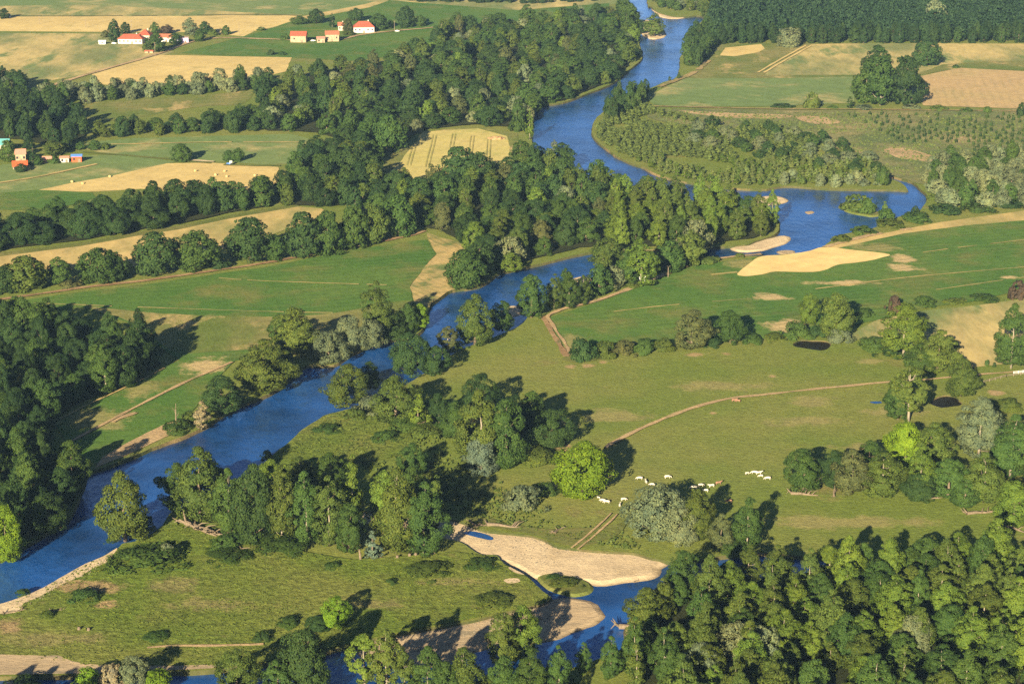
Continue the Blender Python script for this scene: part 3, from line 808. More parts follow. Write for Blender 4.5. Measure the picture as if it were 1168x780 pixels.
#H1
WOODS = []


def pick(r, table):
    t = r.random() * sum(w for *_, w in table)
    for *v, w in table:
        t -= w
        if t <= 0:
            return v
    return table[-1][:-1]


FLOOR = soil('woodland_floor_shade', (0.030, 0.036, 0.014), (0.045, 0.050, 0.018), patch=0.05, fine_amt=0.5, grain=0.6)  # litter floor coloured dark, painting shade into the gaps between trees


def wood(place_words, group, px, gap, table, seed, keep_off=(), per_row=8):
    """trees scattered through an outline; table rows: kind, tone, height m, width m, weight"""
    r = random.Random(seed)
    poly = [at(*p) for p in px]
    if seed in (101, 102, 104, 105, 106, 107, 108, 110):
        sheet('woodland_floor_shade', px, FLOOR, 2.5, False, f'floor with shade painted dark {place_words}')
    x0, y0, x1, y1 = bbox(poly)
    off = [(at(a, b), c) for a, b, c in keep_off]
    pts = []
    grid = {}
    for _ in range(int((x1 - x0) * (y1 - y0) / gap ** 2 * 14)):
        p = Vector((r.uniform(x0, x1), r.uniform(y0, y1), 0))
        if not inside(poly, p.x, p.y) or any((p - o).length < d for o, d in off):
            continue
        c = (int(p.x // gap), int(p.y // gap))
        if any((p - q).length < gap for i in (-1, 0, 1) for j in (-1, 0, 1) for q in grid.get((c[0] + i, c[1] + j), ())):
            continue
        grid.setdefault(c, []).append(p)
        pts.append(p)
    pts.sort(key=lambda p: p.y)
    got = []
    for n, p in enumerate(pts):
        kind, tone, hm, wm = pick(r, table)
        hm *= r.uniform(0.68, 1.22)
        wm *= r.uniform(0.72, 1.25)
        tint = (r.random(), r.random())
        if (seed, n) in HIDDEN:
            continue
        far = p.y > 1150
        rng.seed(seed * 10007 + n)
        o = place(kind, p, wm, hm, tone, None, group, far)
        o['wood_key'] = f'{seed},{n}'
        got.append((o, kind, tone, hm))
    # who is who: rows from the near edge back, then along the row
    nrow = max(1, round(len(got) / per_row))
    for k in range(nrow):
        row = got[round(k * len(got) / nrow):round((k + 1) * len(got) / nrow)]
        row.sort(key=lambda g: g[0].location.x / g[0].location.y)
        for i, (o, kind, tone, hm) in enumerate(row):
            if nrow == 1:
                o['label'] = f'{tone} {SAY[kind]} {place_words}, {ORD[i + 1]} from the left'
            else:
                where = 'front row' if k == 0 else f'{ORD[min(30, k + 1)]} row back'
                o['label'] = f'{tone} {SAY[kind]} {place_words}, {ORD[i + 1]} from left, {where}'
    WOODS.append((group, len(got)))
    return got


def cluster_mesh(kind, pts, hw, seed, n_leaf, leaf, nvar=5):
    """one mesh of many small far crowns, for a wood that reads as one mass"""
    base = [leaf_cloud(kind, seed + i, n_leaf, leaf)[0] for i in range(nvar)]
    cw, ch = SPEC[kind][:2]
    rs = np.random.RandomState(seed)
    vs = []
    for i, p in enumerate(pts):
        h, w = hw(rs)
        b = base[i % nvar] * np.array([w / cw, w / cw, h / ch])
        a = rs.uniform(0, 6.28)
        m = np.array([[math.cos(a), -math.sin(a), 0], [math.sin(a), math.cos(a), 0], [0, 0, 1]])
        vs.append(b @ m.T + np.array([p[0], p[1], 0]))
    v = np.concatenate(vs)
    return mesh_np('foliage', v, np.arange(len(v)).reshape(-1, 4))


def scatter(px, gap, seed):
    r = random.Random(seed)
    poly = [at(*p) for p in px]
    x0, y0, x1, y1 = bbox(poly)
    grid, pts = {}, []
    for _ in range(int((x1 - x0) * (y1 - y0) / gap ** 2 * 9)):
        p = Vector((r.uniform(x0, x1), r.uniform(y0, y1), 0))
        if not inside(poly, p.x, p.y):
            continue
        c = (int(p.x // gap), int(p.y // gap))
        if any((p - q).length < gap for i in (-1, 0, 1) for j in (-1, 0, 1) for q in grid.get((c[0] + i, c[1] + j), ())):
            continue
        grid.setdefault(c, []).append(p)
        pts.append(p)
    return sorted(pts, key=lambda p: p.y)


# ---- single trees and short rows, read off one by one
for a in (
    # near left shore of the river, seen from the big field down
    ('broadleaf', 252, 476, 50, 48, 'deep green', 'dark leafy tree overhanging the river below the straight sandy path'),
    ('broadleaf', 300, 453, 62, 66, 'olive green', 'large sunlit olive tree on the left river bank below the crop field'),
    ('broadleaf', 322, 436, 34, 48, 'dark green', 'shaded dark tree just behind the large sunlit olive tree'),
    ('slim', 230, 490, 19, 33, 'pale brown', 'dry pale brown tree on the bank beside the dark overhanging tree'),
    ('bush', 203, 495, 34, 16, 'mid green', 'green bank scrub around the dead pole'),
    ('bush', 216, 484, 24, 15, 'olive green', 'olive bush between the dry brown tree and the dead pole'),
    ('broadleaf', 336, 410, 52, 60, 'olive green', 'broad olive tree at the corner of the crop field, beside grey willows'),
    ('broadleaf', 320, 395, 30, 38, 'mid green', 'green tree at the field corner behind the broad olive tree'),
    ('willow', 375, 415, 46, 36, 'grey green', 'grey green willow leaning over the left bank'),
    ('willow', 399, 404, 46, 42, 'silver green', 'pale silver willow with two domes on the left bank'),
    ('willow', 425, 400, 32, 36, 'grey green', 'grey willow tucked against the pale silver willow'),
    ('poplar', 430, 388, 40, 68, 'olive green', 'tall airy olive tree at the river end of the crop field'),
    ('oak', 446, 388, 46, 36, 'deep green', 'low dark tree in front of the tall airy olive tree'),
    ('broadleaf', 465, 382, 26, 36, 'mid green', 'mid green tree between the low dark tree and the bright green tree'),
    ('broadleaf', 479, 376, 22, 30, 'lime green', 'small bright green tree at the bank corner of the river bend'),
    ('bush', 456, 388, 30, 12, 'deep green', 'dark bush at the water below the low dark tree'),
    # far tip of the crop field
    ('oak', 530, 332, 46, 46, 'mid green', 'round green tree over the water at the tip of the headland'),
    ('broadleaf', 548, 320, 34, 46, 'deep green', 'dark tree behind the round tree at the headland tip'),
    ('willow', 581, 306, 34, 36, 'silver green', 'pale silver willow on the far bank of the river arm'),
    ('broadleaf', 583, 312, 26, 24, 'light green', 'low light green tree before the silver willow of the river arm'),
    ('broadleaf', 562, 309, 24, 24, 'mid green', 'small green tree beside the silver willow of the river arm'),
    # right bank, pasture side
    ('broadleaf', 395, 468, 50, 54, 'olive green', 'round olive tree alone on the tip of the right bank'),
    ('broadleaf', 422, 446, 26, 34, 'dark green', 'dark tree just behind the round olive tree on the point'),
    ('oak', 470, 432, 48, 52, 'deep green', 'dark green twin crowned tree by the river narrows'),
    ('broadleaf', 496, 430, 34, 36, 'deep green', 'lower dark tree leaning out from the twin crowned tree'),
    ('sparse', 511, 406, 26, 34, 'brownish', 'twiggy half bare tree at the water edge'),
    ('broadleaf', 542, 398, 44, 62, 'olive green', 'tall olive tree standing at the inside of the river bend'),
    ('broadleaf', 573, 380, 28, 37, 'mid green', 'dense green tree beside the tall olive tree at the bend'),
    ('bush', 520, 402, 26, 12, 'mid green', 'low green bush below the twiggy tree'),
    ('broadleaf', 452, 487, 54, 58, 'olive green', 'broad olive tree with pale limbs in the riverside clump'),
    ('conical', 477, 492, 32, 44, 'light green', 'light green cone shaped tree at the edge of the riverside clump'),
    ('broadleaf', 501, 486, 26, 38, 'deep green', 'small dark tree standing in the shade beside the cone shaped tree'),
    ('bush', 425, 474, 42, 22, 'grey green', 'grey green thicket at the foot of the broad olive tree'),
    ('bush', 405, 480, 26, 14, 'olive green', 'olive bush near the bank left of the grey green thicket'),
    ('bush', 374, 495, 32, 11, 'mid green', 'low mound of brambles on the grassy point'),
    ('bush', 440, 505, 32, 14, 'mid green', 'dark rimmed bramble mound below the broad olive tree'),
    ('bush', 483, 504, 44, 18, 'olive green', 'wide low bramble patch right of the bramble mounds'),
    ('bush', 462, 492, 40, 16, 'mid green', 'green bush under the cone shaped tree'),
    # central clump
    ('oak', 545, 478, 42, 52, 'deep green', 'dark round tree at the back of the central clump'),
    ('poplar', 549, 531, 60, 88, 'olive green', 'big brownish olive tree in the central clump'),
    ('broadleaf', 577, 536, 48, 82, 'mid green', 'tall green tree in the middle of the central clump'),
    ('willow', 549, 542, 40, 48, 'blue grey', 'blue grey willow at the foot of the central clump'),
    ('broadleaf', 607, 494, 40, 48, 'mid green', 'rounded green tree behind the central clump towards the pasture'),
    ('oak', 628, 514, 50, 48, 'deep green', 'dark green tree above the red earth scrape'),
    ('broadleaf', 588, 505, 30, 56, 'dark green', 'narrow dark tree hidden between clump and rounded tree'),
    ('broadleaf', 520, 505, 34, 48, 'mid green', 'mid green tree on the river side of the central clump'),
    ('oak', 664, 571, 74, 68, 'lime green', 'big lime green tree standing alone in the pasture'),
    ('bush', 597, 585, 46, 30, 'grey green', 'grey brown bush in the hollow before the lime green tree'),
    ('bush', 613, 531, 44, 18, 'olive green', 'olive bramble patch under the dark green tree'),
    ('bush', 622, 566, 26, 16, 'mid green', 'small bush hugging the big lime green tree'),
    ('bush', 509, 570, 30, 14, 'olive green', 'olive bush in the shadow below the central clump'),
    # lower left belt
    ('broadleaf', 143, 622, 60, 86, 'olive green', 'lone olive tree leaning over the river at the lower bend'),
    ('bush', 164, 606, 30, 18, 'mid green', 'dark bank bush beside the lone olive tree'),
    ('broadleaf', 228, 598, 62, 88, 'olive green', 'tall olive tree at the left end of the meadow belt'),
    ('broadleaf', 205, 586, 44, 60, 'mid green', 'shorter green tree at the outer end of the meadow belt'),
    ('oak', 290, 624, 56, 96, 'deep green', 'tall dark tree second in the meadow belt'),
    ('poplar', 262, 612, 40, 80, 'mid green', 'green poplar between the two tallest trees of the belt'),
    ('poplar', 322, 620, 36, 92, 'olive green', 'poplar with pale leaning trunk in the meadow belt'),
    ('poplar', 350, 622, 40, 86, 'mid green', 'full green poplar in the middle of the meadow belt'),
    ('poplar', 376, 624, 42, 84, 'olive green', 'olive poplar right of the belt middle'),
    ('slim', 403, 606, 24, 90, 'light green', 'narrow light green poplar rising from the belt'),
    ('broadleaf', 398, 632, 36, 60, 'mid green', 'lower green tree at the belt end before the gap'),
    ('broadleaf', 345, 570, 46, 50, 'olive green', 'olive tree behind the belt middle'),
    ('broadleaf', 312, 572, 46, 48, 'light green', 'light olive tree behind the dark tree of the belt'),
    ('broadleaf', 378, 566, 40, 50, 'mid green', 'green tree at the back of the belt by the narrow poplar'),
    ('bush', 326, 634, 70, 20, 'mid green', 'long bramble bank at the foot of the belt'),
    ('bush', 262, 628, 44, 18, 'mid green', 'bramble clump below the tall dark tree'),
    ('poplar', 452, 632, 52, 100, 'olive green', 'tall olive poplar at the front of the belt end clump'),
    ('poplar', 484, 633, 54, 86, 'mid green', 'broad green poplar at the outer edge of the belt end clump'),
    ('broadleaf', 440, 606, 44, 70, 'light green', 'light green tree at the back of the belt end clump'),
    ('broadleaf', 470, 600, 48, 70, 'mid green', 'mid green tree behind the broad green poplar'),
    ('slim', 498, 606, 22, 66, 'olive green', 'narrow olive tree at the shaded side of the belt end'),
    ('broadleaf', 470, 545, 36, 40, 'mid green', 'green tree behind the belt end, near the bramble patch'),
    ('conical', 425, 638, 26, 34, 'blue grey', 'grey green conical shrub in the gap of the belt'),
    ('oak', 240, 560, 40, 32, 'mid green', 'low dark tree on the bank behind the tall olive tree'),
    # coarse meadow and lower edge
    ('oak', 381, 718, 36, 38, 'lime green', 'bright lime green bush tree in the coarse meadow'),
    ('broadleaf', 364, 722, 30, 20, 'deep green', 'dark bush beside the bright lime bush tree'),
    ('oak', 346, 796, 62, 82, 'deep green', 'large dark tree at the lower edge before the creek'),
    ('broadleaf', 318, 800, 40, 50, 'mid green', 'green tree left of the large dark lower edge tree'),
    ('sparse', 416, 792, 42, 72, 'light green', 'thin light tree with fanned branches at the lower edge'),
    ('sparse', 441, 800, 40, 86, 'olive green', 'tall thin tree with bare pale limbs at the lower edge'),
    ('poplar', 462, 802, 34, 62, 'olive green', 'olive poplar beside the tall thin bare limbed tree'),
    ('poplar', 488, 806, 44, 72, 'mid green', 'green poplar below the gravel bar'),
    ('poplar', 528, 806, 50, 70, 'olive green', 'broad olive poplar below the gravel bar'),
    ('broadleaf', 508, 812, 40, 60, 'mid green', 'green tree between the two poplars below the gravel bar'),
    ('poplar', 574, 762, 36, 76, 'olive green', 'olive poplar at the end of the gravel bar'),
    ('broadleaf', 594, 752, 44, 64, 'light green', 'light green tree overlapping the gravel bar'),
    ('poplar', 604, 800, 40, 66, 'mid green', 'green poplar at the lower edge beside the creek bend'),
    ('broadleaf', 574, 806, 40, 62, 'mid green', 'low green tree at the edge under the gravel bar end'),
    ('bush', 556, 796, 40, 24, 'olive green', 'olive bush at the lower edge under the gravel bar'),
    ('bush', 100, 790, 36, 28, 'lime green', 'bright green bush at the lower left shore'),
    ('bush', 128, 786, 34, 30, 'pale brown', 'pale dry bush at the lower left shore'),
    ('willow', 152, 786, 38, 40, 'grey green', 'grey twiggy bush at the lower left shore'),
    ('bush', 178, 790, 36, 26, 'lime green', 'bright bush right of the grey twiggy bush'),
    ('broadleaf', 270, 798, 52, 62, 'olive green', 'olive tree at the lower edge left of the large dark tree'),
    ('bush', 30, 792, 50, 18, 'deep green', 'dark bush at the lower left corner'),
    ('bush', 168, 652, 86, 26, 'mid green', 'wide dark bramble island in the coarse meadow'),
    ('bush', 190, 640, 22, 20, 'grey green', 'small pale shrub in the bramble island'),
    ('bush', 258, 642, 58, 14, 'mid green', 'flat bramble strip below the fallen tree'),
    ('bush', 97, 688, 36, 16, 'mid green', 'round bramble mound above the beach'),
    ('bush', 55, 706, 20, 10, 'olive green', 'small olive bush near the beach driftwood'),
    ('bush', 26, 680, 18, 8, 'mid green', 'tiny dark bush at the water by the beach'),
    ('bush', 126, 620, 14, 7, 'deep green', 'tiny dark bush in the shallows by the lone olive tree'),
    ('bush', 550, 650, 40, 12, 'mid green', 'flat dark bramble bed near the sandbar'),
    ('bush', 484, 660, 62, 16, 'olive green', 'long low bramble bed in the coarse meadow middle'),
    ('bush', 380, 650, 22, 9, 'mid green', 'small bramble tuft below the belt gap'),
    ('bush', 446, 668, 16, 8, 'mid green', 'tiny round bramble tuft in the meadow middle'),
    ('bush', 300, 732, 24, 12, 'deep green', 'dark bramble tuft near the thin sandy path'),
    ('bush', 175, 732, 34, 10, 'mid green', 'low bramble bed at the end of the thin sandy path'),
    ('bush', 330, 716, 30, 12, 'mid green', 'bramble tuft left of the bright lime bush tree'),
    ('bush', 560, 692, 50, 14, 'olive green', 'bramble fringe above the shaded gravel bar'),
    ('bush', 305, 526, 16, 12, 'dark green', 'dark bush dipping into the river at the point'),
    ('bush', 645, 670, 34, 9, 'olive green', 'low weed clump on the small grassy islet'),
    ('bush', 630, 661, 18, 6, 'mid green', 'weed tuft at the upper end of the small grassy islet'),
    # sandbar right side
    ('willow', 752, 616, 76, 62, 'grey green', 'large grey green willow on the pasture edge above the creek'),
    ('willow', 775, 622, 40, 44, 'silver green', 'paler willow dome joined to the large grey green willow'),
    ('broadleaf', 797, 618, 40, 62, 'olive green', 'olive tree next to the large grey green willow'),
    ('poplar', 852, 628, 36, 64, 'mid green', 'green poplar alone above the oxbow water'),
    ('broadleaf', 822, 628, 30, 44, 'brownish', 'brownish tree between olive tree and lone poplar'),
    ('bush', 838, 634, 34, 16, 'mid green', 'low bush at the oxbow bank'),
    # right hand pasture group
    ('broadleaf', 916, 564, 44, 54, 'mid green', 'green tree at the outer end of the pasture grove'),
    ('broadleaf', 951, 558, 36, 46, 'deep green', 'dark tree second in the pasture grove'),
    ('broadleaf', 972, 567, 46, 56, 'brownish', 'brownish olive tree third in the pasture grove'),
    ('poplar', 1006, 569, 50, 54, 'olive green', 'broad olive tree with pale stem in the pasture grove'),
    ('broadleaf', 990, 540, 40, 38, 'mid green', 'green tree at the back of the pasture grove'),
    ('oak', 1032, 532, 48, 50, 'lime green', 'bright lime tree in the middle of the pasture grove'),
    ('broadleaf', 1064, 534, 48, 52, 'olive green', 'olive tree leaning against the bright lime tree'),
    ('poplar', 1049, 566, 36, 60, 'light green', 'light topped poplar before the bright lime tree'),
    ('oak', 1049, 574, 44, 34, 'deep green', 'low dark tree under the light topped poplar'),
    ('broadleaf', 1081, 573, 50, 52, 'mid green', 'rounded green tree at the front of the pasture grove'),
    ('poplar', 1122, 575, 50, 60, 'olive green', 'wide olive poplar near the right end of the pasture grove'),
    ('broadleaf', 1156, 602, 50, 56, 'light green', 'light green tree at the right picture edge below the grove'),
    ('poplar', 1116, 522, 56, 72, 'grey green', 'tall grey green tree behind the pasture grove'),
    ('poplar', 1152, 546, 56, 74, 'mid green', 'tall green tree at the right edge behind the grove'),
    ('broadleaf', 1188, 560, 50, 70, 'mid green', 'green tree cut by the right picture edge'),
    ('broadleaf', 1100, 580, 36, 36, 'mid green', 'small green tree between rounded tree and wide olive poplar'),
    ('sparse', 1036, 483, 46, 66, 'olive green', 'thin tree with long white trunk in the pasture'),
    ('broadleaf', 1024, 482, 36, 50, 'mid green', 'green tree beside the long white trunk'),
    ('poplar', 1030, 410, 58, 66, 'light green', 'tall light tree with pale limbs near the straw field'),
    ('broadleaf', 1069, 428, 46, 52, 'olive green', 'olive brown tree beside the straw field'),
    ('broadleaf', 1050, 428, 36, 36, 'mid green', 'green tree between the tall light tree and olive brown tree'),
    ('broadleaf', 1096, 456, 36, 48, 'olive green', 'leaning olive tree above the dark pond'),
    ('poplar', 1153, 422, 42, 76, 'mid green', 'tall green tree at the right edge of the straw field'),
    ('bush', 1000, 402, 40, 18, 'mid green', 'green bush left of the tall light tree'),
    ('bush', 1020, 410, 40, 16, 'deep green', 'dark bush under the tall light tree'),
    ('bush', 1150, 470, 34, 16, 'olive green', 'olive bush beyond the leaning tree'),
    ('bush', 1126, 418, 6, 8, 'mid green', 'tiny round shrub in the straw field'),
    ('bush', 1134, 419, 4, 6, 'deep green', 'tiniest shrub in the straw field'),
    ('broadleaf', 922, 372, 24, 38, 'light green', 'light green tree paired with a taller dark tree by the pond'),
    ('broadleaf', 953, 390, 42, 56, 'olive green', 'tall olive tree with a shadow strip by the small dark pond'),
    ('bush', 909, 388, 36, 20, 'mid green', 'green bush by the small dark pond'),
    ('bush', 958, 392, 30, 18, 'grey green', 'grey bush at the foot of the tall olive tree by the pond'),
    ('bush', 932, 388, 26, 16, 'deep green', 'dark bush between pond bush and tall olive tree'),
    ('bush', 1076, 402, 36, 16, 'olive green', 'olive bush on the edge of the straw field'),
    ('bush', 1020, 360, 20, 22, 'purple brown', 'purple brown bush in the field hedge'),
    ('bush', 1053, 352, 28, 14, 'mid green', 'low green hedge bush right of the purple brown bush'),
    ('bush', 986, 364, 22, 12, 'mid green', 'small hedge bush left of the purple brown bush'),
    ('bush', 1161, 344, 24, 24, 'purple brown', 'purple brown hedge bush at the right picture edge'),
    ('bush', 1125, 346, 36, 10, 'mid green', 'low hedge clump before the right purple bush'),
    ('bush', 1088, 348, 28, 8, 'olive green', 'low olive hedge clump in the middle of the field hedge'),
    ('broadleaf', 789, 401, 46, 48, 'brownish', 'brownish round tree, left of a pair in the field hedge'),
    ('broadleaf', 833, 395, 38, 42, 'mid green', 'green round tree, right of a pair in the field hedge'),
    # hedge foot of the emerald field
    ('bush', 664, 412, 34, 26, 'deep green', 'dark bush at the corner end of the field hedge'),
    ('bush', 690, 409, 30, 20, 'olive green', 'second hedge bush from the farm track corner'),
    ('bush', 712, 407, 28, 18, 'brownish', 'brownish hedge bush, third from the farm track corner'),
    ('bush', 735, 405, 30, 18, 'mid green', 'fourth hedge bush from the farm track corner'),
    ('bush', 757, 402, 28, 16, 'olive green', 'hedge bush just left of the paired trees'),
    ('bush', 812, 398, 26, 14, 'deep green', 'dark hedge bush between the paired trees'),
    ('bush', 858, 393, 28, 12, 'mid green', 'hedge bush right of the paired trees'),
    ('bush', 882, 390, 28, 10, 'olive green', 'last low hedge bush towards the small dark pond'),
    # strip of poplars between the river arm and the emerald field
    ('broadleaf', 606, 366, 36, 54, 'mid green', 'dense green tree at the field road corner by the river'),
    ('poplar', 632, 354, 22, 42, 'olive green', 'first of three slim trees on the track above the river'),
    ('poplar', 649, 353, 24, 42, 'mid green', 'middle of three slim trees on the track above the river'),
    ('poplar', 665, 348, 20, 34, 'olive green', 'last of three slim trees on the track above the river'),
    ('broadleaf', 683, 339, 28, 38, 'mid green', 'round headed tree with clear stem beside the track'),
    ('willow', 697, 331, 30, 28, 'grey green', 'grey willow between track and river arm'),
    ('oak', 693, 309, 42, 36, 'olive green', 'wide olive tree over the river arm'),
    ('poplar', 731, 328, 46, 54, 'light green', 'broad light green tree beside the white hut'),
    ('poplar', 714, 326, 30, 40, 'mid green', 'green tree left of the broad light green tree'),
    ('broadleaf', 765, 314, 34, 40, 'mid green', 'round tree by the pole on the sandy track'),
    ('broadleaf', 786, 307, 36, 44, 'olive green', 'olive tree near the upper end of the sandy track'),
    ('willow', 793, 296, 36, 44, 'grey green', 'grey green poplar shaped willow near the sand spit'),
    ('bush', 760, 312, 26, 10, 'mid green', 'low bush on the track edge by the pole'),
    ('bush', 720, 330, 20, 8, 'olive green', 'low bush left of the white hut'),
    ('bush', 806, 303, 30, 10, 'olive green', 'low scrub at the head of the sandy track'),
    # around the pool
    ('bush', 976, 242, 34, 20, 'olive green', 'bushy crown of the pool islet'),
    ('bush', 988, 244, 22, 18, 'mid green', 'second bush on the pool islet'),
    ('slim', 1009, 244, 7, 14, 'light green', 'tiny lone sapling standing in the pool'),
    ('bush', 1010, 256, 22, 18, 'mid green', 'round bush on the near pool bank'),
    ('bush', 1044, 244, 9, 9, 'deep green', 'small dark bush at the right end of the pool'),
    ('bush', 1006, 214, 20, 24, 'mid green', 'round green bush on the far pool bank'),
    ('bush', 960, 278, 24, 10, 'olive green', 'low scrub on the near pool bank by the field'),
    ('bush', 985, 270, 30, 12, 'mid green', 'green scrub in the middle of the near pool bank'),
    ('bush', 1015, 262, 34, 12, 'olive green', 'olive scrub along the pool bank under the round bush'),
    ('bush', 1045, 256, 36, 14, 'mid green', 'green scrub at the right of the near pool bank'),
    ('bush', 1080, 247, 40, 14, 'deep green', 'dark hedge scrub right of the pool'),
    ('bush', 1115, 245, 40, 12, 'mid green', 'hedge scrub between pool and straw headland'),
    ('bush', 1150, 240, 40, 12, 'deep green', 'dark hedge scrub at the right edge above the straw headland'),
    # far right fields
    ('oak', 1057, 79, 34, 34, 'deep green', 'lone round tree in the far straw field'),
    ('broadleaf', 999, 108, 36, 54, 'deep green', 'back tree of the far field grove'),
    ('poplar', 1004, 122, 36, 66, 'mid green', 'tall pale stemmed tree in the far field grove'),
    ('broadleaf', 988, 121, 34, 50, 'mid green', 'left tree of the far field grove'),
    ('oak', 1032, 123, 42, 58, 'dark green', 'dark right tree of the far field grove'),
    ('bush', 926, 126, 18, 20, 'olive green', 'small bush between thicket and grove'),
    ('slim', 969, 124, 8, 13, 'deep green', 'small dark tree left of the far grove'),
    ('bush', 1165, 134, 12, 16, 'dark green', 'small dark bush at the right edge by the ploughed field'),
    ('bush', 1090, 79, 10, 5, 'mid green', 'tiny bush between straw and ploughed fields'),
    ('willow', 900, 57, 30, 25, 'grey green', 'pale topped willow at the edge of the far forest'),
    ('bush', 1070, 128, 20, 8, 'olive green', 'low hedge bush below the ploughed field'),
    ('bush', 1102, 129, 14, 6, 'mid green', 'low bush in the ploughed field hedge'),
    ('bush', 1126, 130, 12, 8, 'mid green', 'round bush in the ploughed field hedge'),
    ('bush', 1040, 127, 24, 8, 'grey green', 'grey bush at the right foot of the far grove'),
    ('bush', 985, 127, 24, 7, 'grey green', 'grey bush at the left foot of the far grove'),
    ('bush', 950, 126, 14, 6, 'mid green', 'low hedge bush left of the far grove'),
    ('bush', 894, 125, 30, 6, 'mid green', 'flat hedge bush at the far thicket edge'),
    ('slim', 774, 91, 5, 8, 'deep green', 'tiny tree on the far right bank'),
    ('slim', 764, 93, 4, 6, 'mid green', 'tiniest tree on the far right bank'),
    ('poplar', 746, 42, 24, 26, 'olive green', 'olive tree filling the far river islet'),
    ('broadleaf', 733, 39, 12, 14, 'deep green', 'dark shrub tree at the left of the far islet'),
    # far left meadows and hamlets
    ('oak', 207, 187, 25, 22, 'mid green', 'lone round bush tree above the bale field'),
    ('oak', 261, 186, 14, 14, 'mid green', 'left of two small round trees beside the tractor'),
    ('oak', 271, 186, 14, 17, 'mid green', 'right of two small round trees beside the tractor'),
    ('oak', 108, 173, 14, 13, 'mid green', 'small round tree at the left of the green field'),
    ('bush', 120, 172, 11, 9, 'olive green', 'low round bush beside the small round tree'),
    ('broadleaf', 131, 50, 14, 27, 'deep green', 'tall dark tree left of the far farmhouse'),
    ('broadleaf', 143, 40, 13, 14, 'dark green', 'dark tree behind the left end of the far farmhouse'),
    ('broadleaf', 120, 44, 9, 9, 'brownish', 'small brown tree at the left end of the far farm'),
    ('broadleaf', 177, 40, 11, 14, 'mid green', 'green tree between the two red roofs'),
    ('oak', 190, 40, 16, 11, 'purple brown', 'purple leaved tree behind the small red roof'),
    ('broadleaf', 217, 42, 17, 21, 'grey green', 'grey green tree right of the small red roof'),
    ('broadleaf', 234, 41, 16, 16, 'deep green', 'dark tree at the right of the far farm'),
    ('broadleaf', 228, 49, 14, 15, 'mid green', 'green tree before the dark tree of the far farm'),
    ('bush', 258, 41, 11, 11, 'mid green', 'round bush beside the farm road'),
    ('broadleaf', 178, 62, 24, 24, 'mid green', 'big green tree in front of the far farm'),
    ('broadleaf', 200, 52, 16, 14, 'deep green', 'dark tree in front of the small red roof'),
    ('broadleaf', 166, 60, 9, 10, 'olive green', 'small olive tree left of the big green farm tree'),
    ('bush', 243, 42, 14, 8, 'olive green', 'olive bush in the far farm hedge'),
    ('broadleaf', 340, 30, 20, 11, 'mid green', 'low tree row at the left of the red roofed farm'),
    ('oak', 361, 29, 20, 18, 'deep green', 'dark round tree behind the red roofed barn'),
    ('slim', 379, 32, 8, 16, 'dark green', 'dark columnar tree by the little red house'),
    ('broadleaf', 406, 26, 18, 16, 'deep green', 'dark tree behind the main red roof'),
    ('broadleaf', 397, 38, 13, 16, 'brownish', 'brownish tree left of the main white house'),
    ('broadleaf', 398, 42, 14, 7, 'olive green', 'low shrub tree before the main white house'),
    ('oak', 433, 36, 20, 20, 'deep green', 'dark tree right of the main white house'),
    ('oak', 463, 34, 22, 26, 'deep green', 'big dark tree by the pole at the red roofed farm'),
    ('broadleaf', 446, 32, 8, 9, 'mid green', 'small green tree left of the big dark tree'),
    ('broadleaf', 480, 32, 14, 14, 'mid green', 'green tree right of the big dark tree'),
    ('bush', 325, 47, 10, 8, 'mid green', 'round bush at the left end of the red roofed barn'),
    ('bush', 309, 64, 9, 7, 'deep green', 'left of two dark bushes below the green field'),
    ('bush', 322, 64, 11, 5, 'deep green', 'right of two dark bushes below the green field'),
    ('bush', 298, 36, 10, 5, 'mid green', 'small bush where the farm road meets the wheat'),
    ('broadleaf', 5, 23, 13, 13, 'dark green', 'dark tree at the upper left corner by the white hut'),
    ('oak', 10, 186, 22, 26, 'mid green', 'round tree before the turquoise roof'),
    ('conical', 38, 189, 13, 24, 'dark green', 'dark conifer among the orange roofs'),
    ('broadleaf', 62, 180, 24, 20, 'olive green', 'olive tree behind the orange shed'),
    ('broadleaf', 76, 172, 14, 16, 'deep green', 'dark tree right of the olive tree by the orange shed'),
    ('broadleaf', 92, 172, 12, 10, 'mid green', 'small green tree beyond the orange shed'),
    ('oak', 24, 198, 14, 11, 'deep green', 'dark round bush tree below the bright orange roof'),
    ('broadleaf', 44, 190, 12, 12, 'mid green', 'green tree between the conifer and the pink roof'),
    ('broadleaf', 33, 172, 14, 16, 'dark green', 'dark tree behind the brown gabled building'),
    ('bush', 62, 188, 14, 10, 'mid green', 'bush between orange shed and pink roof'),
    # isolated bigger ones around the small wheat field
    ('oak', 442, 178, 40, 46, 'mid green', 'round tree at the left corner of the small wheat field'),
    ('oak', 524, 214, 44, 46, 'deep green', 'dark round tree below the small wheat field'),
    ('oak', 546, 216, 40, 42, 'deep green', 'dark tree joined to the round tree below the wheat'),
    ('broadleaf', 594, 190, 24, 30, 'mid green', 'green tree at the right edge of the small wheat field'),
    ('slim', 604, 160, 9, 34, 'light green', 'slender light poplar at the river corner of the wheat field'),
    ('bush', 590, 152, 20, 18, 'mid green', 'round bush beside the slender light poplar'),
    ('broadleaf', 640, 196, 34, 32, 'deep green', 'round dark tree on the spit at the river bend'),
    ('sparse', 632, 176, 8, 16, 'grey green', 'small grey bare tree at the river bend'),
    # tree row two, along the brown track
    ('oak', 30, 336, 52, 44, 'olive green', 'olive oak first from the left along the brown track'),
    ('oak', 4, 338, 34, 34, 'deep green', 'dark oak cut by the left edge beside the brown track'),
    ('broadleaf', 68, 327, 28, 34, 'mid green', 'thin gap tree second along the brown track'),
    ('oak', 112, 327, 50, 44, 'mid green', 'third oak from the left along the brown track'),
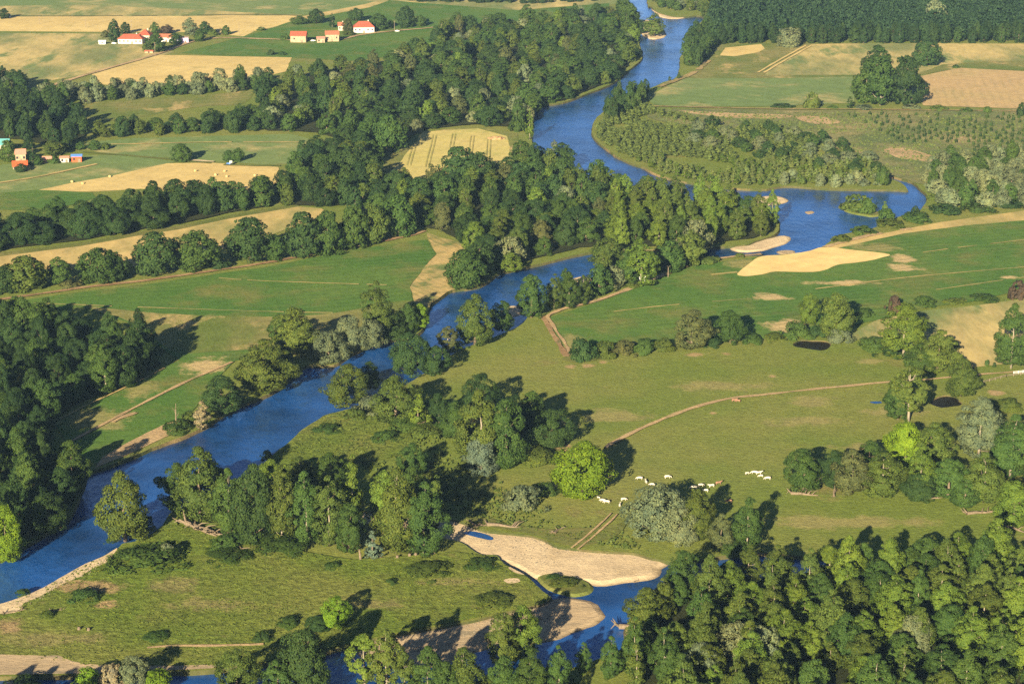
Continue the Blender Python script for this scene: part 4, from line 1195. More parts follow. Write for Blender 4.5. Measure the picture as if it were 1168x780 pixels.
    ('bush', 78, 330, 26, 10, 'brownish', 'low brown bush before the gap tree on the brown track'),
    ('oak', 134, 322, 30, 34, 'deep green', 'dark oak attached to the third oak of the track row'),
    ('oak', 177, 318, 52, 52, 'deep green', 'big oak in the middle of the track row'),
    ('oak', 222, 313, 56, 50, 'mid green', 'wide oak right of the big middle oak on the track'),
    ('bush', 250, 308, 24, 14, 'deep green', 'dark bush between two oaks of the track row'),
    ('oak', 285, 303, 54, 54, 'deep green', 'tall domed oak towards the right of the track row'),
    ('broadleaf', 313, 300, 28, 32, 'mid green', 'small tree attached to the tall domed oak'),
    ('oak', 346, 298, 40, 56, 'deep green', 'oak with a notched top in the track row'),
    ('oak', 374, 294, 40, 52, 'mid green', 'oak right of the notched top oak in the track row'),
    ('oak', 402, 287, 36, 52, 'mid green', 'green oak third from the river end of the track row'),
    ('oak', 425, 281, 38, 48, 'olive green', 'olive oak second from the river end of the track row'),
    ('oak', 455, 273, 44, 50, 'mid green', 'oak at the river end of the track row'),
):
    tree(*a)

# ---- woods
OAKS = [('oak', 'dark green', 16, 15, 2), ('oak', 'deep green', 16, 16, 3), ('ash', 'mid green', 16, 13, 3), ('ash', 'olive green', 16, 13, 1), ('ash', 'deep green', 17, 14, 2)]
BELT = [('oak', 'deep green', 15, 17, 6), ('ash', 'deep green', 17, 15, 2.5), ('ash', 'mid green', 16, 15, 6), ('poplar', 'olive green', 18, 12, 2.5), ('ash', 'olive green', 15, 13, 3), ('ash', 'light green', 14, 12, 1.2),
        ('willow', 'silver green', 12, 13, 1.3), ('willow', 'grey green', 12, 13, 1), ('ash', 'brownish', 17, 13, .8)]
POPS = [('poplar', 'olive green', 17.5, 11.6, 6), ('poplar', 'mid green', 17, 11, 4), ('poplar', 'light green', 17, 11.6, 4), ('ash', 'mid green', 14, 11, 1.2), ('ash', 'olive green', 15, 11, 1.6),
        ('willow', 'grey green', 11, 10, .7), ('slim', 'olive green', 17, 6.5, 1.2), ('bush', 'deep green', 4, 8, 1.6)]
PALE = [('poplar', 'light green', 18, 11, 6), ('poplar', 'olive green', 18, 11, 4), ('ash', 'mid green', 14, 12, 1)]
WILL = [('willow', 'silver green', 10, 12, 4), ('willow', 'grey green', 11, 12, 3), ('broadleaf', 'mid green', 13, 10, 3), ('bush', 'olive green', 4, 7, 1)]

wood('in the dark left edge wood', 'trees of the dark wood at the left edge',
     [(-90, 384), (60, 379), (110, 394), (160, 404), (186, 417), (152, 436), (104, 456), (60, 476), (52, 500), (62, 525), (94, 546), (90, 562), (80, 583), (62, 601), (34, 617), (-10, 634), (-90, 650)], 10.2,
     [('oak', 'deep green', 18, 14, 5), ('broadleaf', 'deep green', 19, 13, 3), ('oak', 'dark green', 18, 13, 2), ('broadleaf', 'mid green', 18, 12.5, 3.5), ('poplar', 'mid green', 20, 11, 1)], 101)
tree('oak', 8, 642, 46, 66, 'lime green', 'bright green tree at the near end of the dark left wood')
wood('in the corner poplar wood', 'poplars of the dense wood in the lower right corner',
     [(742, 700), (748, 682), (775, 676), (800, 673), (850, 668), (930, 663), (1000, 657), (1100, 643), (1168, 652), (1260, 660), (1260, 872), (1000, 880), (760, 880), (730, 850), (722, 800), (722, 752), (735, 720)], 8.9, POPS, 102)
wood('on the shaded creek shore', 'trees on the near shore of the creek', [(640, 775), (690, 757), (722, 748), (725, 800), (720, 850), (640, 850), (625, 800)], 8, [('broadleaf', 'deep green', 8, 8, 3), ('bush', 'olive green', 4, 8, 3), ('poplar', 'mid green', 14, 7, 2)], 103)
tree('willow', 835, 768, 52, 60, 'silver green', 'silver willow among the poplars of the corner wood')
tree('willow', 870, 775, 46, 62, 'silver green', 'second silver willow, right of the first, in the corner wood')
tree('willow', 800, 790, 52, 58, 'grey green', 'grey willow at the lower edge of the corner wood')
tree('willow', 1040, 752, 42, 52, 'silver green', 'lone silver willow in the middle of the corner wood')
wood('in the upper hedgerow', 'trees of the hedgerow above the straw strip', [(-60, 291), (0, 287), (92, 275), (154, 264), (205, 256), (260, 244), (308, 236), (308, 222), (250, 226), (205, 232), (150, 240), (80, 248), (0, 262), (-60, 270)], 12,
     [('oak', 'dark green', 15, 16, 3), ('oak', 'deep green', 16, 16, 4), ('ash', 'mid green', 16, 14, 2), ('ash', 'olive green', 10, 11, .6)], 104)
wood('in the middle grove', 'trees of the grove between bale field and wheat', [(318, 234), (320, 212), (340, 192), (356, 176), (410, 168), (424, 184), (424, 206), (402, 234), (380, 236), (350, 236)], 12, OAKS, 105)
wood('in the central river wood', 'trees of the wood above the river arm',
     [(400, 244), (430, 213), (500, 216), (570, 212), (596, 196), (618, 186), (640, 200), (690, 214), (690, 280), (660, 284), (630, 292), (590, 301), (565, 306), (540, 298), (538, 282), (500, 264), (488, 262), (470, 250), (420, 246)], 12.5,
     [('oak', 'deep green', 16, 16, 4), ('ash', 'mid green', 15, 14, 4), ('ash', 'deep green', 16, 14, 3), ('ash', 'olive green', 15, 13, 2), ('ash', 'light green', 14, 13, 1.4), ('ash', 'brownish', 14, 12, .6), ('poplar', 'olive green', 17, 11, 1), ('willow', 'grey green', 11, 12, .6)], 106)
wood('in the pale poplar stand', 'poplars of the pale stand beside the pool', [(696, 216), (745, 224), (800, 234), (850, 243), (880, 252), (882, 264), (860, 273), (800, 280), (700, 284)], 10.5, PALE, 107)
wood('in the far river belt', 'trees of the long belt beside the far river',
     [(300, 100), (345, 88), (400, 80), (455, 70), (490, 58), (505, 36), (540, 32), (600, 28), (660, 22), (690, 20), (713, 8), (722, 30), (724, 58), (716, 76), (690, 97), (642, 115), (610, 121), (606, 140), (598, 147), (540, 143), (480, 149), (455, 168),
      (428, 176), (414, 168), (360, 152), (330, 150), (302, 150), (296, 125), (297, 107)], 15.6, BELT, 108, per_row=12)
wood('in the low tree hedge', 'trees of the low hedge below the narrow dry pasture', [(95, 153), (120, 151), (200, 147), (250, 141), (292, 130), (302, 150), (200, 155), (110, 158)], 10.5,
     [('broadleaf', 'deep green', 10, 11, 3), ('ash', 'mid green', 10.5, 11, 4), ('oak', 'deep green', 13, 12, 2), ('broadleaf', 'olive green', 9, 10, 2)], 121)
wood('in the willow hedge', 'willows and trees of the hedge below the far wheat', [(40, 122), (110, 117), (238, 107), (290, 103), (300, 92), (250, 96), (190, 102), (110, 105), (45, 110)], 10,
     [('willow', 'silver green', 11, 11, 5), ('willow', 'grey green', 12, 11, 3), ('broadleaf', 'deep green', 12, 9, 2), ('broadleaf', 'mid green', 14, 10, 2)], 109)
wood('in the left far grove', 'trees of the grove above the orange roofed hamlet', [(-60, 160), (-60, 118), (0, 112), (30, 116), (62, 124), (90, 140), (96, 156), (80, 166), (40, 164), (20, 160)], 12,
     [('oak', 'dark green', 16, 14, 5), ('broadleaf', 'deep green', 16, 11, 3), ('broadleaf', 'mid green', 14, 10, 2)], 110)
wood('on the upper left edge', 'trees at the left edge above the far grove', [(-40, 112), (-40, 95), (0, 92), (26, 98), (28, 108), (0, 112)], 10, [('broadleaf', 'deep green', 13, 10, 3), ('willow', 'grey green', 9, 9, 1)], 111)
wood('in the silver scrub', 'silver willows right of the pool', [(1056, 220), (1058, 196), (1090, 186), (1130, 180), (1200, 184), (1230, 220), (1168, 236), (1120, 240), (1078, 240)], 9, WILL, 112)
wood('at the far right bank', 'trees on the far right bank of the river', [(783, 76), (781, 60), (788, 44), (806, 32), (812, 42), (812, 60), (796, 76)], 8, [('broadleaf', 'deep green', 14, 9, 3), ('broadleaf', 'mid green', 13, 9, 2)], 113)
wood('at the thicket tip', 'dark trees at the tip of the thicket', [(690, 130), (706, 114), (726, 108), (736, 108), (734, 118), (722, 130), (700, 138)], 7, [('broadleaf', 'deep green', 13, 8, 3), ('poplar', 'mid green', 15, 6, 2)], 114)
wood('beyond the far bend', 'trees beyond the far river bend', [(739, 0), (760, 13), (800, 15), (806, 24), (826, 12), (826, -6), (738, -8)], 12, [('poplar', 'olive green', 15, 9, 3), ('broadleaf', 'mid green', 14, 10, 3), ('willow', 'grey green', 11, 11, 1)], 115)
wood('on the lower spit bank', 'trees between the pool outlet and the track', [(800, 300), (838, 294), (868, 290), (866, 293), (800, 304)], 14, [('bush', 'olive green', 3, 6, 1)], 116)
wood('in the riverside scrub', 'bushes on the far pool bank', [(880, 213), (905, 206), (1000, 208), (1010, 202), (1006, 212), (940, 214), (900, 211)], 8, [('willow', 'silver green', 7, 8, 3), ('bush', 'grey green', 4, 8, 2), ('bush', 'olive green', 5, 8, 2)], 117)
wood('in the thicket middle', 'rounded bushes among the young poplars', [(790, 165), (800, 145), (880, 150), (960, 168), (1000, 185), (1000, 200), (900, 190)], 13, [('willow', 'grey green', 8, 11, 3), ('broadleaf', 'deep green', 8, 10, 4), ('broadleaf', 'mid green', 9, 9, 2)], 118)
wood('at the far field edge', 'trees along the top edge of the far fields', [(465, 2), (600, 5), (690, 1), (690, -1), (600, 0), (465, 0)], 9, [('oak', 'dark green', 7, 9, 1)], 119)
wood('on the poplar strip', 'trees on the strip between river arm and track', [(620, 348), (660, 333), (700, 322), (760, 307), (830, 295), (825, 292), (760, 300), (690, 315), (640, 330)], 13, [('broadleaf', 'mid green', 12, 9, 2), ('poplar', 'olive green', 15, 8, 2), ('bush', 'mid green', 4, 7, 2)], 120)

for x, y, h_ in ((-95, 872, 22), (-66, 874, 22), (-38, 871, 21.5), (-10, 874, 22), (18, 872, 21), (186, 872, 21), (205, 876, 20)):
    place('poplar', at(x, y), 13, h_, 'mid green', 'tall poplar just below the lower left corner, shading the gravel shore', 'poplars below the frame')

# ---- the young poplar thicket: the nearest as trees, the rest as one mass
tp = scatter([(679, 150), (690, 136), (706, 128), (738, 122), (760, 132), (820, 140), (872, 142), (905, 152), (955, 168), (1000, 192), (1000, 204), (900, 209), (872, 213), (820, 210), (775, 203), (752, 196), (733, 187), (704, 173), (688, 163)], 4.0, 31)
tp = [p for p in tp if noise.noise(Vector((p.x * 0.035, p.y * 0.022, 4.0))) < 0.16 or p.y < tp[60].y]
for p in tp[:270]:
    t = rng.choice(['pale green', 'pale green', 'light green'])
    place('slim', p, rng.uniform(3.2, 5.0), rng.uniform(3.2, 6.0), t, 'slim young poplar near the water in the dense riverside thicket', 'young poplars of the riverside thicket', True, 'young_poplar_tree')
o = link('thicket_foliage', cluster_mesh('slim', tp[270:], lambda rs: (rs.uniform(2.8, 6.0), rs.uniform(3.4, 5.4)), 900, 300, 0.95), M_LEAF)
o.color = (0.108, 0.140, 0.040, 1)
tag(o, 'dense inner mass of the young poplar thicket behind its water edge', 'thicket', None, 'stuff')

# ---- the far forest: its edge as trees, the rest as one mass
fp = scatter([(812, 36), (820, 48), (1300, 49), (1300, -25), (812, -25)], 9.0, 41)
edge = scatter([(812, 44), (822, 50.5), (1176, 50), (1176, 46), (822, 45)], 8.0, 43)
for i, p in enumerate(sorted(edge, key=lambda q: q.x / q.y)):
    place('broadleaf', p, rng.uniform(8, 11), rng.uniform(14, 19), rng.choice(['dark green', 'dark green', 'deep green']), 'tall dark tree in the front edge of the far forest', 'edge trees of the far forest', True, 'forest_tree')
far_ok = [p for p in fp if all((p - q).length > 6 for q in edge)]
o = link('forest_foliage', cluster_mesh('broadleaf', far_ok, lambda rs: (rs.uniform(12, 22), rs.uniform(9, 14)), 910, 430, 1.5), M_LEAF)
o.color = (0.022, 0.044, 0.020, 1)
tag(o, 'dark green forest filling the far upper right corner', 'forest', None, 'stuff')
tree('willow', 1066, 34, 26, 32, 'silver green', 'pale blossoming tree sticking out of the far forest')

# ---- plantation saplings in rows
r2 = random.Random(77)
for i in range(17):
    for j in range(19):
        y = 132 + i * 3.1
        x = 968 + i * 4.2 + j * 12.5 + (y - 131) * 0.6
        if x > 1178 or (y > 166 and x < 1105) or r2.random() < 0.10 or (y < 150 and r2.random() < 0.25):
            continue
        p = at(x + r2.uniform(-1.5, 1.5), y + r2.uniform(-.6, .6))
        place('conical', p, r2.uniform(2.4, 3.6), r2.uniform(3.4, 6.0), r2.choice(['deep green', 'deep green', 'mid green']), 'small young tree in the plantation rows on the scrub land', 'saplings of the plantation', True, 'sapling')
# ------------------------------------------------------------------ farms
M_WALL = plain('cream_render', (0.42, 0.36, 0.28), 0.9, 0.2, 0.5)
M_WHITE = plain('white_render', (0.48, 0.45, 0.40), 0.9, 0.15, 0.5)
M_STONE = plain('ochre_stone', (0.36, 0.26, 0.165), 0.9, 0.4, 0.7)
M_LILAC = plain('lilac_render', (0.42, 0.34, 0.50), 0.9, 0.15, 0.5)
M_TILE = plain('red_tiles', (0.32, 0.075, 0.042), 0.85, 0.35, 1.4)
M_TILE2 = plain('orange_tiles', (0.36, 0.11, 0.06), 0.85, 0.35, 1.4)
M_PINK = plain('pink_tiles', (0.42, 0.20, 0.14), 0.85, 0.3, 1.4)
M_TURQ = plain('turquoise_sheet', (0.10, 0.29, 0.29), 0.6, 0.15, 0.6)
M_ORANGE = plain('orange_sheet', (0.46, 0.085, 0.03), 0.6, 0.15, 0.6)
M_BLUE = plain('blue_sheet', (0.10, 0.22, 0.55), 0.5, 0.15, 0.6)
M_DARK = plain('dark_glass', (0.03, 0.03, 0.035), 0.2, 0.2, 1)
M_WOOD = plain('grey_timber', (0.22, 0.17, 0.12), 0.9, 0.4, 1.2)
M_STRAW = plain('straw', (0.46, 0.34, 0.15), 0.95, 0.35, 4)
M_COW = plain('cream_hide', (0.50, 0.44, 0.35), 0.9, 0.12, 1)
M_COWB = plain('brown_hide', (0.24, 0.13, 0.08), 0.9, 0.2, 1)
M_PAINTW = plain('white_paint', (0.6, 0.6, 0.58), 0.5, 0.1, 1, 0.5)
M_TYRE = plain('tyre_rubber', (0.03, 0.03, 0.03), 0.9, 0.2, 1)


def building(name, x, y, w, d, h, rise, rz, wall, roof, label, kind='gable', windows=3, chimney=True, door=True, cat='house'):
    """a house: walls with gable tops, a roof with eaves, and real openings proud of the wall"""
    root = tag(empty(name, at(x, y), R(rz)), label, cat)
    mb = MB()
    X, Y = w / 2, d / 2
    v = [(-X, -Y, -.3), (X, -Y, -.3), (X, Y, -.3), (-X, Y, -.3), (-X, -Y, h), (X, -Y, h), (X, Y, h), (-X, Y, h)]
    f = [(0, 1, 5, 4), (2, 3, 7, 6)]
    if kind == 'gable':
        v += [(-X, 0, h + rise), (X, 0, h + rise)]
        f += [(1, 2, 6, 9, 5), (3, 0, 4, 8, 7)]
    else:
        f += [(1, 2, 6, 5), (3, 0, 4, 7)]
    mb.add(v, f)
    mb.build('wall', wall, root)
    e, t = 0.5, 0.22
    mb = MB()
    zr = h + rise
    ze = h - rise * e / Y
    rx = X + e if kind == 'gable' else max(0.4, X - Y * 0.9)
    top = [(-X - e, -Y - e, ze), (X + e, -Y - e, ze), (X + e, Y + e, ze), (-X - e, Y + e, ze), (-rx, 0, zr), (rx, 0, zr)]
    top = [(a, b, c + 0.03) for a, b, c in top]
    v = top + [(a, b, c + t) for a, b, c in top]
    f = [(6, 7, 11, 10), (8, 9, 10, 11), (7, 8, 11), (9, 6, 10), (1, 0, 4, 5), (3, 2, 5, 4), (0, 1, 7, 6), (2, 3, 9, 8)]
    if kind == 'gable':
        f = [(6, 7, 11, 10), (8, 9, 10, 11), (1, 0, 4, 5), (3, 2, 5, 4), (0, 1, 7, 6), (2, 3, 9, 8), (1, 5, 11, 7), (5, 2, 8, 11), (4, 0, 6, 10), (3, 4, 10, 9)]
    else:
        f = [(6, 7, 11, 10), (8, 9, 10, 11), (7, 8, 11), (9, 6, 10), (1, 0, 4, 5), (3, 2, 5, 4), (2, 1, 5), (0, 3, 4), (0, 1, 7, 6), (1, 2, 8, 7), (2, 3, 9, 8), (3, 0, 6, 9)]
    mb.add(v, f)
    ro = mb.build('roof', roof, root)
    if chimney:
        c = MB()
        c.box((X * 0.45, 0.6, zr + 0.3), (0.9, 0.7, 1.8))
        c.build('chimney', wall, ro)
    n = windows + (1 if door else 0)
    for k in range(n):
        px = -X + (k + 0.5) * w / n
        b = MB()
        if door and k == n // 2:
            b.box((px, -Y - 0.02, 1.1), (1.6, 0.1, 2.3))
            b.build('door', M_WOOD, root)
        else:
            b.box((px, -Y - 0.02, h * 0.55), (1.3, 0.1, 1.5))
            b.build('window', M_DARK, root)
    return root


B = building
B('farmhouse', 150, 49.5, 22, 10, 4.6, 3.4, -4, M_WHITE, M_TILE, 'long white farmhouse with red hipped roof at the far farm', 'hip', 5)
B('farmhouse', 166, 47, 11, 12, 6.2, 4, -4, M_WALL, M_TILE, 'taller block with steep red roof joined behind the long farmhouse', 'hip', 2)
B('farm_shed', 191, 47.5, 13, 7, 4.2, 2.4, -6, M_WHITE, M_TILE2, 'small white outbuilding with red roof behind farm trees', 'gable', 2, False)
B('farm_shed', 208, 49, 11, 6, 5, 0.8, 10, M_LILAC, M_WOOD, 'lilac walled shed at the right of the far farm', 'gable', 1, False)
B('farm_shed', 117, 50.5, 6, 4, 2.6, 0.7, 0, M_PAINTW, M_PAINTW, 'little white hut left of the far farmhouse', 'gable', 1, False, False, 'shed')
B('farm_shed', 170, 60.5, 7, 3, 1.6, 0.6, 5, M_STONE, M_TILE2, 'low orange roofed hutch before the big farm tree', 'gable', 1, False, False, 'shed')
B('farm_shed', 8, 20.5, 6, 4, 2.4, 0.8, 0, M_PAINTW, M_PAINTW, 'small white hut at the upper left corner', 'gable', 1, False, False, 'shed')
B('barn', 341, 48, 14, 9, 6.2, 3.2, -3, M_STONE, M_TILE, 'ochre barn with red roof at the end of the farm lane', 'gable', 1, False, True, 'barn')
B('barn', 379, 47, 12, 8, 6.5, 2.6, 6, M_STONE, M_TILE2, 'ochre barn with pale red roof right of the first barn', 'gable', 2, False, True, 'barn')
B('farm_shed', 366, 48.5, 7, 7, 3.8, 1.3, 6, M_STONE, M_PINK, 'low lean-to shed joined to the pale red roofed barn', 'gable', 1, False, True, 'shed')
B('farmhouse', 389.5, 35, 6, 7, 5, 2.6, 5, M_WALL, M_TILE2, 'tiny gabled house with red roof left of the main house', 'gable', 1)
B('farmhouse', 415, 37, 19, 11, 5.6, 4.4, 6, M_WHITE, M_TILE, 'main white house with big red hipped roof', 'hip', 4)
B('cottage', 24, 184, 6.5, 7, 5.6, 2.4, 12, M_STONE, M_PINK, 'weathered brown gabled building behind the hamlet trees', 'gable', 2, False)
B('cottage', 23, 192, 9, 7, 2.2, 2.6, 14, M_STONE, M_ORANGE, 'low house with bright orange roof at the left edge', 'gable', 3)
B('cottage', 53, 185.5, 7.5, 5, 2.2, 1.8, 8, M_STONE, M_PINK, 'low house with pinkish roof in the hamlet', 'gable', 2, False)
B('farm_shed', 88, 184.5, 6.5, 5, 4.0, 0.8, 6, M_ORANGE, M_BLUE, 'boxy bright orange shed with blue roof', 'gable', 1, False, True, 'shed')
B('farm_shed', 74, 185, 5.5, 4, 3.0, 0.9, 6, M_WHITE, M_PINK, 'white shed left of the orange shed', 'gable', 1, False, True, 'shed')
B('cottage', 2, 172, 11, 9, 5, 3, 0, M_WALL, M_TURQ, 'house with turquoise roof cut by the left edge', 'gable', 2, False)
B('hut', 732.5, 323.5, 2.6, 2.2, 3.0, 0.5, 8, M_PAINTW, M_PAINTW, 'small white hut beside the sandy field track', 'gable', 0, False, True, 'hut')


# ------------------------------------------------------------------ posts, fences
def pole(x, y, h, label, arm=True):
    root = tag(empty('utility_pole', at(x, y)), label, 'pole', 'wooden poles over the valley')
    m = MB()
    m.tube([(0, 0, -.3), (0, 0, h * .5), (0, 0, h)], [.22, .18, .14], 8)
    m.build('pole', M_WOOD, root)
    if arm:
        m = MB()
        m.box((0, 0, h - 0.7), (2.2, 0.16, 0.16))
        m.build('crossarm', M_WOOD, root)


for x, y, h, lab in ((45, 28, 8, 'utility pole in the wheat strip, leftmost'), (98, 32, 8, 'utility pole in the wheat strip left of the farmhouse'), (273, 41, 12, 'utility pole beside the farm road'),
                     (177, 64, 12, 'utility pole in front of the big farm tree'), (450, 36, 10, 'pale utility pole by the big dark farm tree'), (762, 317, 7, 'wooden pole on the sandy track among trees'),
                     (150, 33, 8, 'utility pole behind the farmhouse')):
    pole(x, y, h, lab)
root = tag(empty('dead_tree', at(201, 489)), 'bare grey dead trunk sticking out of the bank scrub', 'dead tree')
m = MB()
m.tube([(0, 0, -.3), (.1, 0, 5), (.3, .1, 11)], [.35, .26, .1], 7)
m.build('trunk', M_DEAD, root)
for a, z in ((0.4, 5), (2.2, 6.4), (3.6, 7.8), (5.1, 8.6)):
    m = MB()
    m.tube([(0.1, 0, z), (math.cos(a) * .9, math.sin(a) * .9, z + .9), (math.cos(a) * 1.5, math.sin(a) * 1.5, z + 2)], [.1, .07, .03], 5)
    m.build('limb', M_DEAD, root)


def fence(name, px, mat, label, h, gap, rails):
    pts = [at(*p) for p in px]
    root = tag(empty(name, pts[0]), label, 'fence')
    o = pts[0]
    for a, b in zip(pts, pts[1:]):
        n = max(1, int((b - a).length / gap))
        for k in range(n + 1):
            m = MB()
            m.box(tuple(a.lerp(b, k / n) - o + Vector((0, 0, h / 2 - .1))), (0.18, 0.18, h + .2))
            m.build('post', mat, root)
        for z in rails:
            m = MB()
            d = (b - a)
            m.box(tuple((a + b) / 2 - o + Vector((0, 0, z))), (d.length, 0.07, 0.16), math.atan2(d.y, d.x))
            m.build('rail', mat, root)


fence('field_fence', [(1122, 437), (1148, 430), (1172, 427)], M_WOOD, 'low grey timber fence below the straw field', 1.3, 3, (0.6, 1.1))
fence('paddock_gate', [(1156, 427), (1172, 425)], M_PAINTW, 'white rail gate at the right end of the pasture path', 1.5, 2, (0.4, 0.8, 1.3))

# ------------------------------------------------------------------ driftwood
rd = random.Random(9)


def driftwood(x, y, length, rz, label, roots=5, limbs=4, z=0.0, name='driftwood_trunk', up=0.0):
    root = tag(empty(name, at(x, y, z), R(rz)), label, 'driftwood')
    m = MB()
    L = length
    r = 0.05 * L + 0.12
    m.tube([(0, 0, r), (L * .35, L * .02, r + up * L * .4), (L * .7, -L * .02, r * .8 + up * L * .75), (L, 0, r * .6 + up * L)], [r, r * .85, r * .55, r * .2], 8)
    m.build('trunk', M_DEAD, root)
    for k in range(roots):
        a = k * 6.28 / roots + rd.uniform(-.3, .3)
        q = MB()
        q.tube([(0.1, 0, r), (-L * .08, math.cos(a) * L * .12, r + abs(math.sin(a)) * L * .12), (-L * .16, math.cos(a) * L * .24, r + math.sin(a) * L * .12 + L * .10)], [r * .5, r * .3, r * .08], 6)
        q.build('root', M_DEAD, root)
    for k in range(limbs):
        t = rd.uniform(.3, .9)
        a = rd.choice((-1, 1)) * rd.uniform(.5, 1.1)
        q = MB()
        q.tube([(L * t, 0, r * .7 + up * L * t), (L * (t + .14 * math.cos(a)), L * .18 * math.sin(a), r + L * .08 + up * L * t), (L * (t + .3 * math.cos(a)), L * .34 * math.sin(a), r + L * .1 + up * L * t)], [r * .35, r * .22, r * .05], 6)
        q.build('limb', M_DEAD, root)


driftwood(632, 609, 7, 60, 'star shaped stump with spread roots on the green slope', 8, 3)
driftwood(212, 599, 17, -42, 'large fallen grey tree lying at the end of the belt', 5, 8)
driftwood(222, 604, 16, -30, 'second fallen trunk beside the large fallen tree', 3, 6)
driftwood(276, 627, 5, 20, 'pale root ball at the foot of the tall dark tree', 6, 2)
driftwood(59, 698, 5, 15, 'brown root stump in the meadow above the beach', 6, 3)
driftwood(6, 701, 7, 30, 'tangled grey driftwood at the left shore', 5, 5)
driftwood(544, 601, 7, 120, 'pale snag of roots at the head of the broad sandbar', 8, 5)
driftwood(556, 600, 12, -12, 'long pale log lying behind the snag of roots', 2, 4)
driftwood(706, 717, 15, -8, 'long log lying in the creek below the sandbar', 3, 7, -1.2)
driftwood(719, 726, 9, -22, 'pale root mass at the wooded creek shore', 6, 4, -1.0)
driftwood(723, 664, 3, 40, 'short branch sticking out of the creek', 0, 2, -1.4)
driftwood(902, 564, 10, -10, 'pale broken limb lying at the end of the pasture grove', 3, 5)
driftwood(951, 567, 5, 80, 'upright broken stump in front of the pasture grove', 3, 3, 0, 'driftwood_trunk', 0.5)
driftwood(1146, 600, 9, -50, 'pale fallen log at the right edge of the pasture', 2, 2)
driftwood(1103, 587, 10, 10, 'pile of brown brush beside the right edge grove', 4, 7)
driftwood(424, 637, 4, 10, 'pale root ball in the gap of the belt', 6, 3)
driftwood(1062, 569, 4, 10, 'pale stump remains in front of the rounded grove tree', 5, 2)
driftwood(880, 632, 5, 0, 'orange branch pile on the oxbow bank', 4, 4)
root = tag(empty('broken_snag', at(411.5, 639)), 'upright pale broken trunk at the belt gap', 'stump')
m = MB()
m.tube([(0, 0, -.2), (-.2, 0, 2), (-.5, 0, 4.2)], [.5, .4, .18], 8)
m.build('trunk', M_DEAD, root)
for x, y, lab in ((453, 637, 'first pale stump along the foot of the belt end clump'), (467, 635, 'second pale stump along the belt end clump'), (474, 634, 'third pale stump along the belt end clump'),
                  (482, 633, 'fourth pale stump along the belt end clump'), (495, 632, 'widest pale stump at the corner of the belt end clump'), (90, 719, 'pale block shaped stump in the coarse meadow'),
                  (101, 720, 'small pale stump beside the block shaped stump')):
    m = MB()
    m.tube([(0, 0, -.2), (0.05, 0, .6), (0.1, 0.05, 1.3)], [.75, .55, .45], 9)
    m.tube([(0.3, 0, .1), (.9, -.2, .25)], [.3, .1], 6)
    o = tag(m.build('tree_stump', M_DEAD, None, True), lab, 'stump')
    o.location = at(x, y)
# heap of earth in the small wheat field margin
bm = bmesh.new()
bmesh.ops.create_icosphere(bm, subdivisions=3, radius=1)
for q in bm.verts:
    q.co *= 1 + 0.3 * noise.noise(q.co * 2.2)
me = bpy.data.meshes.new('heap')
bm.to_mesh(me)
bm.free()
o = tag(link('earth_heap', me, G['red_dirt']), 'brown heap of earth at the corner of the small wheat field', 'heap')
o.location = at(566, 159)
o.scale = (6, 4, 2.2)

# ------------------------------------------------------------------ round bales
bales = ((82, 208.5, 'bale at the left corner of the bale field'), (94, 210.5, 'second bale from the left in the bale field'), (125, 202.5, 'bale left of the middle, near the field top'), (223, 196, 'bale right of the lone bush tree'),
         (246, 200.5, 'left bale of a group of three'), (256, 196.5, 'topmost bale of the group of three'), (259, 202.5, 'lower right bale of the group of three'), (291, 201, 'bale alone at the right end of the bale field'))
bm = bmesh.new()
bmesh.ops.create_cone(bm, cap_ends=True, segments=20, radius1=.75, radius2=.75, depth=1.3)
bmesh.ops.rotate(bm, verts=bm.verts, matrix=Matrix.Rotation(R(90), 3, 'X'))
bmesh.ops.bevel(bm, geom=[e for e in bm.edges if e.is_boundary or e.calc_face_angle(0) > 1], offset=.1, segments=2, affect='EDGES')
bmesh.ops.translate(bm, verts=bm.verts, vec=(0, 0, .74))
bale_me = bpy.data.meshes.new('bale')
bm.to_mesh(bale_me)
bm.free()
bale_me.materials.append(M_STRAW)
for i, (x, y, lab) in enumerate(bales):
    o = tag(link('straw_bale', bale_me), 'round straw ' + lab, 'straw bale', 'round bales in the mown wheat field')
    o.location = at(x, y)
    o.rotation_euler = (0, 0, rd.uniform(0, 3))
    o.scale = (1.0,) * 3


# ------------------------------------------------------------------ cattle
def skin_mesh(verts, edges, radii, name, lying=False):
    me = bpy.data.meshes.new(name)
    me.from_pydata(verts, edges, [])
    o = bpy.data.objects.new(name, me)
    COL.objects.link(o)
    sk = o.modifiers.new('Skin', 'SKIN')
    for d, r in zip(me.skin_vertices[0].data, radii):
        d.radius = (r, r) if not isinstance(r, tuple) else r
    me.skin_vertices[0].data[0].use_root = True
    ss = o.modifiers.new('Sub', 'SUBSURF')
    ss.levels = ss.render_levels = 2
    bpy.context.view_layer.update()
    dg = bpy.context.evaluated_depsgraph_get()
    out = bpy.data.meshes.new_from_object(o.evaluated_get(dg))
    out.name = name
    bpy.data.objects.remove(o)
    out.polygons.foreach_set('use_smooth', [True] * len(out.polygons))
    return out


